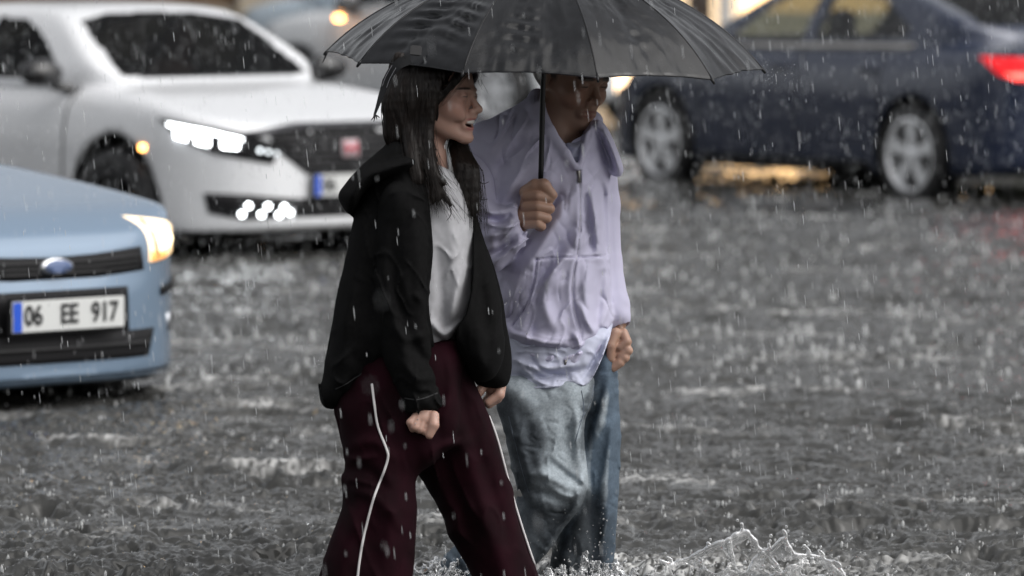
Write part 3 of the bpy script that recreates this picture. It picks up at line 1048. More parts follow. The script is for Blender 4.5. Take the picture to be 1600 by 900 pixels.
bc.patch('emblem_disc', [(.062 * math.cos(t), .628 + .025 * math.sin(t)) for t in np.linspace(0, 2 * math.pi, 20, endpoint=False)], mat('emblem_blue', (0.10, 0.14, 0.26), 0.25), 0, off=0.030, depth=0.006, grid=0.02, parent=em)
M_halogen = mat('lit_halogen', (1.0, 0.9, 0.75), 0.2, emit=((1.0, 0.64, 0.28), 0.85))
M_hotlamp = mat('halogen_bulb', (1.0, 0.95, 0.85), 0.2, emit=((1.0, 0.82, 0.48), 2.2))
for s in (-1, 1):
    a = 30 * s
    ca, sa = math.cos(math.radians(a)), math.sin(math.radians(a))
    def uv(x, y, z):
        return (-sa * x + ca * y, z)
    hl = [uv(-.11, s * .47, .79), uv(-.08, s * .47, .625), uv(-.14, s * .60, .635), uv(-.26, s * .73, .655), uv(-.33, s * .765, .68), uv(-.30, s * .74, .715), uv(-.22, s * .62, .765)]
    lb = bc.patch('headlight', hl, M_halogen, a, off=0.006, depth=0.03)
    rf = [uv(-.12, s * .52, .745), uv(-.11, s * .52, .665), uv(-.18, s * .63, .675), uv(-.22, s * .67, .70), uv(-.18, s * .60, .735)]
    bc.patch('reflector', rf, M_hotlamp, a, off=0.014, depth=0.01, parent=lb)
    bc.patch('indicator_lens', [uv(-.085, s * .475, .665), uv(-.082, s * .475, .628), uv(-.13, s * .58, .636), uv(-.14, s * .60, .655)], mat('amber_lens', (.8, .35, .10), .25, emit=((1.0, .42, .12), .7)), a, off=0.012, depth=0.01, parent=lb)
    bc.patch('lens_divider', [uv(-.10, s * .500, .775), uv(-.10, s * .500, .64), uv(-.104, s * .508, .64), uv(-.104, s * .508, .772)], M_lens, a, off=0.016, depth=0.008, parent=lb)
    bc.patch('bumper_strip', [uv(-.09, s * .56, .50), uv(-.40, s * .83, .53), uv(-.40, s * .83, .56), uv(-.09, s * .56, .53)], M_black, a, off=0.010, depth=0.02)
    bc.patch('fog_lamp', [uv(-.15, s * .64, .36), uv(-.27, s * .77, .38), uv(-.27, s * .77, .44), uv(-.15, s * .64, .425)], M_lens, a, off=0.006, depth=0.02)
bc.patch('lower_intake', [(-.46, .285), (.46, .285), (.50, .385), (-.50, .385)], M_black, 0, off=0.004, depth=0.03)
bc.patch('intake_bar', [(-.46, .330), (.46, .330), (.46, .342), (-.46, .342)], gm, 0, off=0.012, depth=0.01)
bc.patch('chin_lip', [(-.66, .175), (.66, .175), (.66, .235), (-.66, .235)], M_black, 0, off=0.010, depth=0.03)
bc.patch('plate_recess', [(-.34, .385), (.34, .385), (.34, .545), (-.34, .545)], M_black, 0, off=0.003, depth=0.02)
bc.side('bonnet_shut_line', [(-.46, .80), (-1.1, .93), (-1.1, .938), (-.46, .808)], M_black, off=0.002, depth=0.006)
plate(bc, 0.045, 0.0, .462, 0, [('06', -0.165, 0.098), ('EE', 0.0, 0.098), ('917', 0.165, 0.098)])
bc.finish()
for ax in spec['axles']:
    for s in (-1, 1):
        bc.wheel(ax, s, M_alloy, 7, 0, False)
for s in (-1, 1):
    bc.mirror_part(-1.75, 1.02, M_bluepaint, s)
bc.cabin(-1.95, -2.8)

# ---------- dark navy sedan, seen from its rear corner
M_navy = mat('navy_paint', (0.011, 0.020, 0.050), 0.22, metal=0.2, coat=0.9, bump=(260, 0.08, 0.003))
spec = dict(L=4.63, W=1.81, H=1.44, axles=(-0.93, -3.64), rw=0.325, ra=0.372, belt=0.93, under=0.2, rim=0.235,
    side=[(-.06, .20), (0.0, .32), (0.0, .55), (-.03, .70), (-.12, .78), (-.5, .88), (-1.05, .98), (-1.7, .97), (-3.0, 1.0), (-3.8, 1.03), (-4.45, 1.04), (-4.60, 1.01), (-4.63, .86), (-4.58, .62), (-4.60, .45), (-4.5, .24), (-3.6, .18), (-2.2, .17), (-.9, .18)],
    plan=[(0.0, 0), (-.02, .35), (-.08, .55), (-.22, .74), (-.5, .87), (-.9, .90), (-2.3, .905), (-3.8, .90), (-4.25, .85), (-4.50, .74), (-4.60, .5), (-4.63, 0)],
    sect=[(0, .14), (.74, .16), (.865, .24), (.90, .45), (.905, .62), (.885, .78), (.84, .92), (.72, 1.01), (.45, 1.08), (0, 1.11)],
    cside=[(-1.0, .93), (-1.2, 1.0), (-1.6, 1.21), (-1.95, 1.375), (-2.35, 1.43), (-2.9, 1.42), (-3.5, 1.29), (-4.05, 1.09), (-4.0, .85), (-1.2, .85)],
    cplan=[(-.98, 0), (-1.05, .4), (-1.25, .68), (-1.6, .80), (-2.3, .82), (-3.2, .80), (-3.9, .68), (-4.1, 0)],
    csect=[(0, .8), (.83, .82), (.82, .95), (.75, 1.10), (.63, 1.30), (.52, 1.395), (.3, 1.43), (0, 1.44)])
B = math.radians(56)
nv_ = Car('navy_car', 'dark navy sedan with silver alloy wheels and red tail light', (1.20, 39.3, -0.07), math.pi - B, spec, M_navy)
nv = nv_
nv.patch('windscreen', [(-.64, 1.02), (.64, 1.02), (.60, 1.14), (.53, 1.33), (0, 1.38), (-.53, 1.33), (-.60, 1.14)], M_glass, 0, off=0.0, depth=0, cut=True)
nv.side('side_window', [(-1.55, 1.01), (-2.40, 1.01), (-2.40, 1.36), (-2.1, 1.345), (-1.8, 1.2)], M_glass, off=0.0, depth=0, cut=True)
nv.side('rear_side_window', [(-2.50, 1.01), (-3.42, 1.04), (-3.50, 1.12), (-3.1, 1.30), (-2.50, 1.36)], M_glass, off=0.0, depth=0, cut=True)
nv.patch('rear_window', [(-.58, 1.13), (.58, 1.13), (.5, 1.35), (-.5, 1.35)], M_glassdark, 180, off=0.0, depth=0, cut=True)
nv.side('window_trim', [(-1.40, .955), (-3.5, .985), (-3.56, 1.015), (-3.5, 1.02), (-1.40, .99)], mat('satin_trim', (0.50, 0.48, 0.45), 0.35, metal=0.8), off=0.007)
for x in (-1.38, -2.44, -3.30):
    nv.side('door_seam', [(x, .32), (x - .012, .32), (x - .012, .97), (x, .97)], M_black, off=0.002, depth=0.006)
for x in (-2.18, -3.12):
    nv.side('door_handle', [(x, .84), (x - .18, .845), (x - .18, .875), (x, .87)], M_navy, off=0.03, depth=0.03)
nv.side('sill', [(-1.38, .19), (-3.2, .19), (-3.2, .27), (-1.38, .27)], M_black, off=0.008)
M_tail = mat('tail_lamp', (0.5, 0.01, 0.01), 0.15, emit=((1.0, 0.02, 0.03), 0.45))
M_tailhot = mat('tail_lamp_led', (0.8, 0.05, 0.04), 0.15, emit=((1.0, 0.08, 0.06), 3.0))
M_reflector = mat('reflector_red', (0.35, 0.01, 0.02), 0.2, emit=((1.0, 0.02, 0.04), 0.12))
for s in (-1, 1):
    a = 180 - 40 * s
    ca, sa = math.cos(math.radians(a)), math.sin(math.radians(a))
    def uv(x, y, z):
        return (-sa * x + ca * y, z)
    tl = [uv(-4.30, s * .86, .955), uv(-4.50, s * .76, .955), uv(-4.60, s * .50, .95), uv(-4.63, s * .16, .935), uv(-4.63, s * .16, .875), uv(-4.60, s * .50, .815), uv(-4.52, s * .72, .805), uv(-4.42, s * .80, .845)]
    tb = nv.patch('tail_light', tl, M_tail, a, off=0.008, depth=0.03)
    nv.patch('light_bar', [uv(-4.46, s * .785, .855), uv(-4.60, s * .50, .862), uv(-4.63, s * .18, .885), uv(-4.63, s * .18, .875), uv(-4.60, s * .50, .832), uv(-4.50, s * .74, .82)], M_tailhot, a, off=0.016, depth=0.01, parent=tb)
    nv.patch('reversing_lamp', [uv(-4.55, s * .66, .937), uv(-4.62, s * .40, .932), uv(-4.62, s * .40, .887), uv(-4.57, s * .62, .887)], mat('clear_lens', (0.55, 0.5, 0.5), 0.15), a, off=0.016, depth=0.01, parent=tb)
    nv.patch('rear_reflector', [uv(-4.56, s * .66, .395), uv(-4.60, s * .42, .395), uv(-4.60, s * .42, .43), uv(-4.56, s * .66, .43)], M_reflector, a, off=0.010, depth=0.02)
    a = 34 * s
    ca, sa = math.cos(math.radians(a)), math.sin(math.radians(a))
    def uv(x, y, z):
        return (-sa * x + ca * y, z)
    nv.patch('headlight', [uv(-.06, s * .48, .70), uv(-.2, s * .72, .765), uv(-.62, s * .88, .825), uv(-.50, s * .86, .69), uv(-.25, s * .75, .63), uv(-.08, s * .5, .61)], mat('warm_headlamp', (1, .8, .6), 0.2, emit=((1.0, 0.66, 0.38), 3.0)), a, off=0.006, depth=0.03)
nv.patch('rear_bumper_insert', [(-.62, .27), (.62, .27), (.66, .40), (-.66, .40)], M_black, 180, off=0.006, depth=0.02)
nv.patch('grille', [(-.46, .60), (.46, .60), (.5, .70), (-.5, .70)], M_black, 0, off=0.006, depth=0.02)
nv.finish()
for ax in spec['axles']:
    for s in (-1, 1):
        nv.wheel(ax, s, M_alloy, 5, 0, False)
for s in (-1, 1):
    nv.mirror_part(-1.48, 1.02, M_navy, s)
nv.cabin(-2.1, -3.0)

# ---------- two light cars further back, half hidden
M_silver = mat('silver_white_paint', (0.62, 0.64, 0.66), 0.3, coat=0.7)
M_iceblue = mat('light_blue_paint', (0.45, 0.53, 0.60), 0.3, coat=0.7)
for nm, lab, loc, paint, ind in (('silver_car', 'silver white hatchback with amber mirror light behind the umbrella', (-1.82, 50.2, -0.02), M_silver, True),
                                 ('light_blue_car', 'very pale blue car farthest back beyond the white sedan', (-2.35, 57.5, -0.02), M_iceblue, False)):
    spec = dict(L=3.95, W=1.72, H=1.47, axles=(-0.84, -3.36), rw=0.31, ra=0.355, belt=0.93, under=0.2, h=0.026,
        side=[(-.04, .20), (0.0, .30), (0.0, .52), (-.04, .66), (-.12, .74), (-.5, .88), (-1.0, .98), (-1.7, .98), (-3.0, 1.0), (-3.75, 1.0), (-3.92, .85), (-3.95, .55), (-3.85, .24), (-3.3, .17), (-2.2, .16), (-.86, .17)],
        plan=[(0.0, 0), (-.02, .3), (-.08, .5), (-.2, .68), (-.45, .82), (-.9, .86), (-2.3, .86), (-3.3, .85), (-3.75, .75), (-3.92, .5), (-3.95, 0)],
        sect=[(0, .14), (.70, .16), (.82, .24), (.855, .45), (.86, .62), (.84, .76), (.78, .90), (.66, .98), (.42, 1.04), (0, 1.07)],
        cside=[(-.85, .9), (-1.05, 1.0), (-1.40, 1.24), (-1.68, 1.40), (-2.1, 1.47), (-3.0, 1.45), (-3.5, 1.35), (-3.8, 1.05), (-3.75, .85), (-1.2, .85)],
        cplan=[(-.85, 0), (-.95, .4), (-1.15, .65), (-1.5, .77), (-2.3, .79), (-3.2, .76), (-3.7, .6), (-3.85, 0)],
        csect=[(0, .8), (.79, .82), (.78, .95), (.71, 1.10), (.61, 1.32), (.52, 1.42), (.3, 1.46), (0, 1.47)])
    hc = Car(nm, lab, loc, math.pi - math.radians(47), spec, paint)
    hc.patch('windscreen', [(-.60, 1.03), (.60, 1.03), (.54, 1.36), (0, 1.40), (-.54, 1.36)], M_glassdark, 0, off=0.0, depth=0, cut=True)
    hc.side('side_window', [(-1.45, 1.01), (-2.25, 1.01), (-2.25, 1.38), (-1.95, 1.36), (-1.6, 1.2)], M_glassdark, off=0.0, depth=0, cut=True)
    hc.side('rear_side_window', [(-2.35, 1.01), (-3.1, 1.02), (-3.2, 1.28), (-2.35, 1.38)], M_glassdark, off=0.0, depth=0, cut=True)
    hc.patch('rear_window', [(-.5, 1.04), (.5, 1.04), (.45, 1.33), (-.45, 1.33)], M_glassdark, 180, off=0.0, depth=0, cut=True)
    for x in (-1.28, -2.30):
        hc.side('door_seam', [(x, .32), (x - .012, .32), (x - .012, .97), (x, .97)], M_black, off=0.002, depth=0.006)
    hc.patch('tail_light', [(.48, .75), (.74, .75), (.74, .98), (.55, .98)], M_reflector, 180, off=0.006)
    hc.patch('tail_light', [(-.48, .75), (-.74, .75), (-.74, .98), (-.55, .98)], M_reflector, 180, off=0.006)
    for s in (-1, 1):
        a = 30 * s
        ca, sa = math.cos(math.radians(a)), math.sin(math.radians(a))
        hc.patch('headlight', [(-sa * x + ca * y * s, z) for x, y, z in ((-.06, .45, .64), (-.3, .75, .68), (-.5, .83, .80), (-.2, .6, .76))], M_lens, a, off=0.006, depth=0.02)
    hc.finish()
    for ax in spec['axles']:
        for s in (-1, 1):
            hc.wheel(ax, s, M_alloy, 7, 0, False)
    for s in (-1, 1):
        mo = hc.mirror_part(-1.6, 1.0, M_mirblack if ind else paint, s)
        if ind:
            bm = bmesh.new()
            bm_box(bm, (-1.555, s * 0.95 - .04, .89), (-1.51, s * 0.95 + .04, .93), .01)
            from_bm('turn_indicator', bm, M_amber, mo)
    hc.cabin(-1.9, -2.7)

# dark clipped hedge behind the navy sedan
def leaf_mass(name, lo, hi, n, size, m, parent, seed):
    r = np.random.default_rng(seed)
    lo, hi = np.array(lo), np.array(hi)
    p = lo + (hi - lo) * r.random((n, 3))
    d = r.normal(size=(n, 3)); d /= np.linalg.norm(d, axis=1, keepdims=True)
    e = np.cross(d, r.normal(size=(n, 3))); e /= np.linalg.norm(e, axis=1, keepdims=True)
    s = size * (0.6 + 0.8 * r.random((n, 1)))
    v = np.stack([p - d * s, p + e * s * .4, p + d * s, p - e * s * .4], 1).reshape(-1, 3)
    f = np.arange(len(v)).reshape(-1, 4).astype(np.int32)
    return link(name, mesh_np(name, v, f), m, parent, False)
M_leaf = mat('hedge_leaf', (0.02, 0.035, 0.016), 0.5, noise=(3, 0.5))
hd = empty('hedge', (6.5, 56.0, 0.0))
tag(hd, 'tall dark green hedge behind the navy sedan boot', 'hedge')
for k in range(5):
    tube_obj('stem', [(-2.2 + 1.1 * k, 0, -0.05), (-2.15 + 1.1 * k, .03, 1.0), (-2.3 + 1.1 * k, 0, 2.3)], [.04, .03, .015], mat('hedge_stem', (.05, .035, .02), .8), hd, 6)
leaf_mass('foliage', (-2.8, -.55, 0.05), (2.8, .55, 2.7), 9000, 0.10, M_leaf, hd, 5)
# ------------------------------------------------------------------ people
YW, YM = 14.57, 15.07
SW, SM = FPX / YW, FPX / YM
M_skin = mat('skin', (0.5, 0.3, 0.22), 0.45, attr='Col', bump=(900, 0.10, 0.001), sss=0.15)
M_jacket = mat('black_fleece', (0.0060, 0.0060, 0.0062), 1.0, spec=0.12, noise=(90, 0.2), bump=(500, 0.25, 0.0008))
M_track = mat('maroon_jersey', (0.0095, 0.0007, 0.0028), 0.9, spec=0.15, noise=(9, 0.45), bump=(500, 0.25, 0.0008))
M_tee = mat('white_cotton', (0.40, 0.40, 0.42), 0.8, noise=(60, 0.06), bump=(500, 0.2, 0.0008), bump2=(14, 0.10, 0.006))
M_lilac = mat('lilac_fleece', (0.51, 0.495, 0.63), 0.95, spec=0.15, noise=(9, 0.06), bump=(450, 0.22, 0.0008))
M_lilacrib = mat('lilac_ribbing', (0.45, 0.43, 0.62), 0.85, bump=(300, 0.6, 0.002))
M_manteee = mat('pale_tee', (0.50, 0.52, 0.64), 0.8, noise=(40, 0.08), bump=(500, 0.2, 0.0008), bump2=(20, 0.12, 0.006))
M_denim = mat('denim', (0.2, 0.25, 0.32), 0.9, spec=0.2, attr='Col', noise=(160, 0.16), bump=(500, 0.35, 0.0008))
M_hair = mat('wet_dark_hair', (0.0085, 0.0058, 0.0046), 0.48, spec=0.28, noise=(40, 0.4))
M_piping = mat('white_piping', (0.60, 0.58, 0.58), 0.6)
M_zip = mat('zip_metal', (0.25, 0.24, 0.23), 0.35, metal=0.9)


def to_world(v, Y0, s):
    return P_np(v[:, 0], v[:, 1], Y0 + v[:, 2] / s)


def px_mesh(name, F, Y0, s, m, parent, smooth_it=2, disp=None, keep=None):
    v, q = F.mesh()
    v = relax(v, q, smooth_it, 0.5 if smooth_it > 1 else 0.22)
    q = q[:, ::-1]
    if disp is not None:
        v = disp(v)
    F.v, F.q = v, q
    F.bvh = BVHTree.FromPolygons([Vector(p) for p in v.tolist()], q.tolist())
    me = mesh_np(name, to_world(v, Y0, s), q[:, ::-1])
    return link(name, me, m, parent)


FOLD = 2.6


class HMap:
    """relief of a garment's front: ridges, seams and folds in photo pixels"""
    def __init__(self, F, gain=1.0):
        self.gain = gain
        self.U, self.V = np.meshgrid(F.ax[0], F.ax[1], indexing='ij')
        self.h = np.zeros(self.U.shape, np.float32)
        self.vox = F.h

    def ridge(self, pts, width, amp, taper=True, skew=0.0):
        pts = catmull(pts, 5, closed=False)
        best = np.full(self.U.shape, 1e9, np.float32)
        tb = np.zeros(self.U.shape, np.float32)
        sg = np.zeros(self.U.shape, np.float32)
        n = len(pts) - 1
        m = width * 4
        lo, hi = pts.min(0) - m, pts.max(0) + m
        i = (self.U[:, 0] > lo[0]) & (self.U[:, 0] < hi[0])
        j = (self.V[0] > lo[1]) & (self.V[0] < hi[1])
        if not i.any() or not j.any():
            return
        sl = np.ix_(i, j)
        U, V = self.U[sl], self.V[sl]
        best, tb, sg = best[sl], tb[sl], sg[sl]
        for k in range(n):
            a, e = pts[k], pts[k + 1] - pts[k]
            L = e @ e + 1e-9
            t = np.clip(((U - a[0]) * e[0] + (V - a[1]) * e[1]) / L, 0, 1)
            dx, dy = U - a[0] - e[0] * t, V - a[1] - e[1] * t
            d = np.hypot(dx, dy)
            c = d < best
            best = np.where(c, d, best)
            tb = np.where(c, (k + t) / n, tb)
            sg = np.where(c, np.sign(dx * e[1] - dy * e[0]), sg)
        x = best * sg / width
        pr = np.exp(-(x ** 2)) - skew * x * np.exp(-(x ** 2) * 0.5)
        if taper:
            pr = pr * np.clip(np.sin(np.pi * np.clip(tb * 0.94 + 0.03, 0, 1)), 0, 1) ** 0.7
        self.h[sl] += FOLD * self.gain * amp * pr

    def crease(self, seed, scale, amp, aniso=2.0, angle=0.0, power=5.0):
        """sharp little creases, drawn out along one direction"""
        t = tile_noise(256, 1.7, seed, 3, 13, aniso)
        m = tile_noise(256, 1.6, seed + 100, 2, 10)
        c, s_ = math.cos(angle), math.sin(angle)
        a, b2 = self.U * c + self.V * s_, -self.U * s_ + self.V * c
        r = np.clip(1 - np.abs(samp(t, a, b2, scale)), 0, 1) ** 2.2
        self.h += amp * r * np.clip(.55 + .6 * samp(m, self.U, self.V, scale * 1.3), 0, 1.6)

    def region(self, poly, amp, soft=3, spline=True):
        d = poly_sdf(catmull(poly, 5) if spline else np.array(poly, float), self.U, self.V)
        self.h += amp * np.clip(0.5 - d / soft, 0, 1)

    def noise(self, seed, scale, amp, aniso=1.0, angle=0.0):
        t = tile_noise(256, 2.0, seed, 2, 24, aniso)
        c, s_ = math.cos(angle), math.sin(angle)
        self.h += amp * samp(t, (self.U * c + self.V * s_), (-self.U * s_ + self.V * c), scale)


def head_frame(yaw, tilt, roll=0.0):
    a, t = math.radians(yaw), math.radians(tilt)
    f = np.array([math.cos(a) * math.cos(t), math.sin(t), -math.sin(a) * math.cos(t)])
    up = np.array([math.cos(a) * math.sin(t), -math.cos(t), -math.sin(a) * math.sin(t)])
    l = np.cross(up, f)
    if roll:
        c, s = math.cos(math.radians(roll)), math.sin(math.radians(roll))
        l, up = l * c + up * s, up * c - l * s
    return np.stack([f, l, up], 1)


def build_head(F, O, R, Hh, female=False):
    O = np.array(O, float)
    def W(p):
        return O + R @ (np.array(p, float) * Hh)
    def E(c, r, k, mode='u'):
        F.ell(W(c), np.array(r) * Hh, k * Hh, mode, R)
    def C(p, q, r1, r2, k, mode='u'):
        F.cone(W(p), W(q), r1 * Hh, r2 * Hh, k * Hh, mode)
    jw = 0.86 if female else 1.0
    E((-.06, 0, .12), (.42, .335, .37), .02)
    E((.10, 0, -.10), (.27, .265, .36), .08)
    E((.19, 0, .14), (.19, .26, .22), .08)
    for s in (-1, 1):
        C((.00, s * .215 * jw, -.27), (.27, s * .06, -.425), .085, .07, .07)
        E((.245, s * .185, -.135), (.115, .10, .12), .07)
        C((.355, s * .17, .045), (.385, s * .03, .035), .034 if female else .042, .03, .05)
    E((.315, 0, -.435 - (.02 if female else 0)), (.075, .085 * jw, .06), .06)
    for s in (-1, 1):
        E((.415, s * .15, -.012), (.055, .080, .045), .045, 's')
        E((.325, s * .148, -.018), (.068, .072, .062), .012)
        C((.382, s * .10, .004), (.345, s * .215, -.010), .012, .010, .01)      # upper lid
    C((.37, 0, .005), (.445, 0, -.140), .030, .040, .035)
    E((.458, 0, -.160), (.048, .048, .042), .03)
    for s in (-1, 1):
        E((.405, s * .056, -.178), (.042, .034, .032), .025)
    E((.37, 0, -.235), (.06, .09, .05), .05)
    if female:
        E((.33, 0, -.315), (.065, .13, .085), .05)
        E((.375, 0, -.306), (.085, .125, .044), .015, 's')
        E((.345, 0, -.286), (.058, .108, .030), .004)
        for s in (-1, 1):
            C((.32, s * .120, -.280), (.378, s * .04, -.262), .009, .013, .012)
            C((.378, s * .04, -.262), (.382, 0, -.264), .013, .013, .012)
            C((.30, s * .125, -.288), (.350, s * .05, -.355), .009, .017, .012)
            C((.350, s * .05, -.355), (.358, 0, -.359), .017, .018, .012)
        for s in (-1, 1):
            E((.315, s * .165, -.215), (.06, .05, .06), .05)                     # smiling cheeks
    else:
        E((.33, 0, -.315), (.07, .13, .08), .05)
        for s in (-1, 1):
            C((.335, s * .095, -.296), (.388, 0, -.284), .010, .019, .012)
            C((.335, s * .080, -.330), (.382, 0, -.334), .012, .022, .012)
            C((.36, s * .100, -.309), (.425, 0, -.309), .006, .007, .006, 's')
    for s in (-1, 1):
        E((-.03, s * .335, -.04), (.060, .028, .105), .025)
        E((-.015, s * .36, -.035), (.032, .016, .07), .02, 's')


def head_colors(v, O, R, Hh, skin, lip, hairc, female=False):
    p = (v - np.array(O)) @ R / Hh
    c = np.tile(np.array([*skin, 1.0]), (len(v), 1))
    x, y, z = p[:, 0], np.abs(p[:, 1]), p[:, 2]
    def blend(mask, colr):
        m = np.clip(mask, 0, 1)[:, None]
        c[:, :3] = c[:, :3] * (1 - m) + np.array(colr) * m
    def el(cx, cy, cz, rx, ry, rz, soft=0.35):
        d = np.sqrt(((x - cx) / rx) ** 2 + ((y - cy) / ry) ** 2 + ((z - cz) / rz) ** 2)
        return np.clip((1 - d) / soft + 0.5, 0, 1)
    # cheeks and nose a little redder
    blend(el(.28, .19, -.13, .16, .12, .12, 1.0) * .35, (skin[0] * 1.02, skin[1] * .78, skin[2] * .76))
    if female:
        blend(el(.38, 0, -.262, .08, .12, .018) * .8, lip)
        blend(el(.355, 0, -.360, .08, .11, .022) * .8, lip)
        inner = el(.30, 0, -.325, .075, .11, .042, .25)
        blend(inner, (.05, .012, .012))
        blend(el(.38, 0, -.291, .055, .105, .022, .25), (.70, .67, .62))
        br = el(.365, .155, .065, .09, .10, .014, .4)
    else:
        blend(el(.385, 0, -.286, .09, .10, .018) * .8, lip)
        blend(el(.38, 0, -.334, .09, .09, .022) * .8, lip)
        stub = np.clip((-.20 - z) / .08, 0, 1) * np.clip((x + .1) / .1, 0, 1) * (z > -.62)
        blend(stub * .22, (.10, .075, .065))
        br = el(.375, .155, .062, .09, .105, .022, .4)
    blend(br * .9, hairc)
    blend(el(.385, .150, -.022, .05, .066, .009, .5) * .9, (.012, .009, .008))      # lash line
    if not female:
        fade = (np.clip((z - .16) / .05, 0, 1) * (x < .38) + np.clip((.12 - x) / .04, 0, 1) * np.clip((z + .06) / .08, 0, 1) * (x > -.6) * np.clip((y - .2) / .05, 0, 1) + np.clip((-.1 - x) / .05, 0, 1) * np.clip((z + .22) / .08, 0, 1))
        ear = el(-.02, .35, -.04, .075, .05, .115, .2)
        blend(np.clip(fade, 0, 1) * (1 - ear) * .92, hairc)
    return c


def paint(o, c):
    at = o.data.attributes.new('Col', 'FLOAT_COLOR', 'POINT')
    at.data.foreach_set('color', c.astype(np.float32).ravel())


def drape(F, pts, off=1.0, n=6, side=-1):
    """lay a traced line on the camera-facing side of a modelled garment"""
    out = []
    last = None
    for p in catmull(pts, n, closed=False):
        r = F.bvh.ray_cast(Vector((p[0], p[1], -600)), Vector((0, 0, 1)), 2000)
        w = r[0].z if r[0] else last
        if w is None:
            continue
        last = w
        out.append((p[0], p[1], w - off))
    return np.array(out)


def strip_np(pts, width, thick):
    """flat band along pts facing the camera"""
    p = np.asarray(pts)
    t = np.gradient(p[:, :2], axis=0)
    t /= np.linalg.norm(t, axis=1, keepdims=True) + 1e-9
    nrm = np.stack([-t[:, 1], t[:, 0]], 1)
    wd = np.broadcast_to(np.asarray(width, float), (len(p),))[:, None]
    vs = []
    for sx, dz in ((-1, 0), (1, 0), (1, thick), (-1, thick)):
        vs.append(np.concatenate([p[:, :2] + nrm * wd * sx / 2, p[:, 2:] + dz], 1))
    n = len(p)
    v = np.vstack(vs)
    f = []
    for i in range(n - 1):
        for a in range(4):
            b_ = (a + 1) % 4
            f.append((a * n + i, b_ * n + i, b_ * n + i + 1, a * n + i + 1))
    f.append((0, 3 * n, 2 * n, n))
    f.append((n - 1, 2 * n - 1, 3 * n - 1, 4 * n - 1))
    return v, f


def px_strip(name, pts, width, thick, Y0, s, m, parent):
    v, f = strip_np(pts, width, thick)
    return link(name, mesh_np(name, to_world(v, Y0, s), f), m, parent, False)


def px_tube(name, pts, r, Y0, s, m, parent, n=7):
    v, f = join_np([tube_np(pts, r, n)])
    return link(name, mesh_np(name, to_world(v, Y0, s), f), m, parent)


# =========================================================== woman
SKIN_W = (0.43, 0.265, 0.21)
OW, RW, HW = (683, 150, -8), head_frame(20, -2, 0), 148
F = Field((490, 55, -150), (880, 1085, 150), 1.7)
build_head(F, OW, RW, HW, True)
F.cone((662, 195, -4), (668, 275, 2), 30, 34, 10)                         # neck
F.chain([(662, 300, 0), (650, 400, 0), (640, 530, 0), (648, 600, 0)], [44, 48, 42, 48], 14)
F.cone((650, 312, -45), (650, 312, 50), 26, 26, 12)
F.chain([(632, 325, -72), (632, 460, -88), (652, 600, -98), (662, 640, -100)], [20, 18, 15, 13], 6)      # right arm
F.chain([(672, 305, 70), (720, 450, 75), (762, 565, 62), (768, 592, 58)], [26, 21, 15, 13], 8)           # left arm
# right fist
F.ell((661, 655, -101), (20, 15, 15), 5)
for (u0, w_), (u1, v1), (u2, v2) in (((650, -112), (641, 660), (645, 670)), ((656, -114), (648, 667), (655, 672)), ((664, -113), (657, 671), (664, 674)), ((671, -110), (664, 674), (670, 676))):
    F.chain([(u0, 651, w_ + 6), (u1, v1, w_), (u2, v2, w_ + 7)], [6.6, 6.4, 5.8], .6)
F.chain([(678, 650, -108), (678, 664, -116), (671, 680, -116)], [8.5, 8, 6.5], 3)
# left hand, half closed
F.ell((771, 603, 56), (16, 14, 12), 5)
F.chain([(759, 598, 44), (749, 611, 38), (741, 624, 36)], [8, 7.5, 6], 3)
F.chain([(782, 605, 46), (780, 617, 40), (763, 629, 38)], [9, 8.2, 6.8], 3)
F.chain([(779, 606, 54), (777, 622, 50), (764, 632, 48)], [8.5, 7.8, 6.5], 2)
F.chain([(774, 606, 62), (772, 624, 60), (762, 631, 58)], [8, 7.5, 6], 2)
F.chain([(768, 606, 68), (765, 620, 68), (758, 626, 66)], [7.5, 6.5, 5.5], 2)
# legs and feet
F.chain([(632, 620, -40), (600, 790, -46), (570, 1000, -46), (566, 1050, -46)], [50, 36, 24, 20], 14)
F.chain([(660, 620, 40), (735, 800, 42), (822, 1000, 44), (838, 1050, 44)], [50, 36, 24, 20], 14)
F.cone((560, 1062, -46), (618, 1068, -50), 17, 13, 10)
F.cone((832, 1062, 44), (888, 1066, 40), 17, 13, 10)
woman = px_mesh('person', F, YW, SW, M_skin, None, 1)
cw = head_colors(F.v, OW, RW, HW, SKIN_W, (.36, .13, .12), (.012, .009, .008), True)
nails = [((741, 625, 31), 4.5)]
paint(woman, cw)
tag(woman, 'person in black hooded jacket and maroon track trousers, laughing under the umbrella', 'person', 'couple under the umbrella')
print('woman body', len(F.v))

# hair: wet clumps and single strands
F = Field((560, 50, -110), (800, 365, 110), 1.6)
Ow, Hh = np.array(OW), HW
def WH(p):
    return Ow + RW @ (np.array(p, float) * Hh)
F.ell(WH((-.065, 0, .125)), np.array((.435, .372, .40)) * Hh, 4, 'u', RW)
F.ell(WH((-.11, 0, -.08)), np.array((.35, .355, .40)) * Hh, 10, 'u', RW)
F.ell(WH((.36, 0, -.12)), np.array((.36, .33, .36)) * Hh, 8, 's', RW)           # face left free
F.cone(WH((.20, -.33, .02)), WH((.20, -.33, -.3)), 14, 14, 6, 's')
rl = np.random.default_rng(3)
lock_paths = []
def lock(pts, r0, r1, k=5.0):
    r0 *= 1.12
    pts = catmull(pts, 5, closed=False)
    rr = np.linspace(r0, r1, len(pts)) * (1 + .12 * np.sin(np.arange(len(pts)) * 1.1 + rl.random() * 6))
    F.chain(pts, rr, k)
    lock_paths.append(pts)
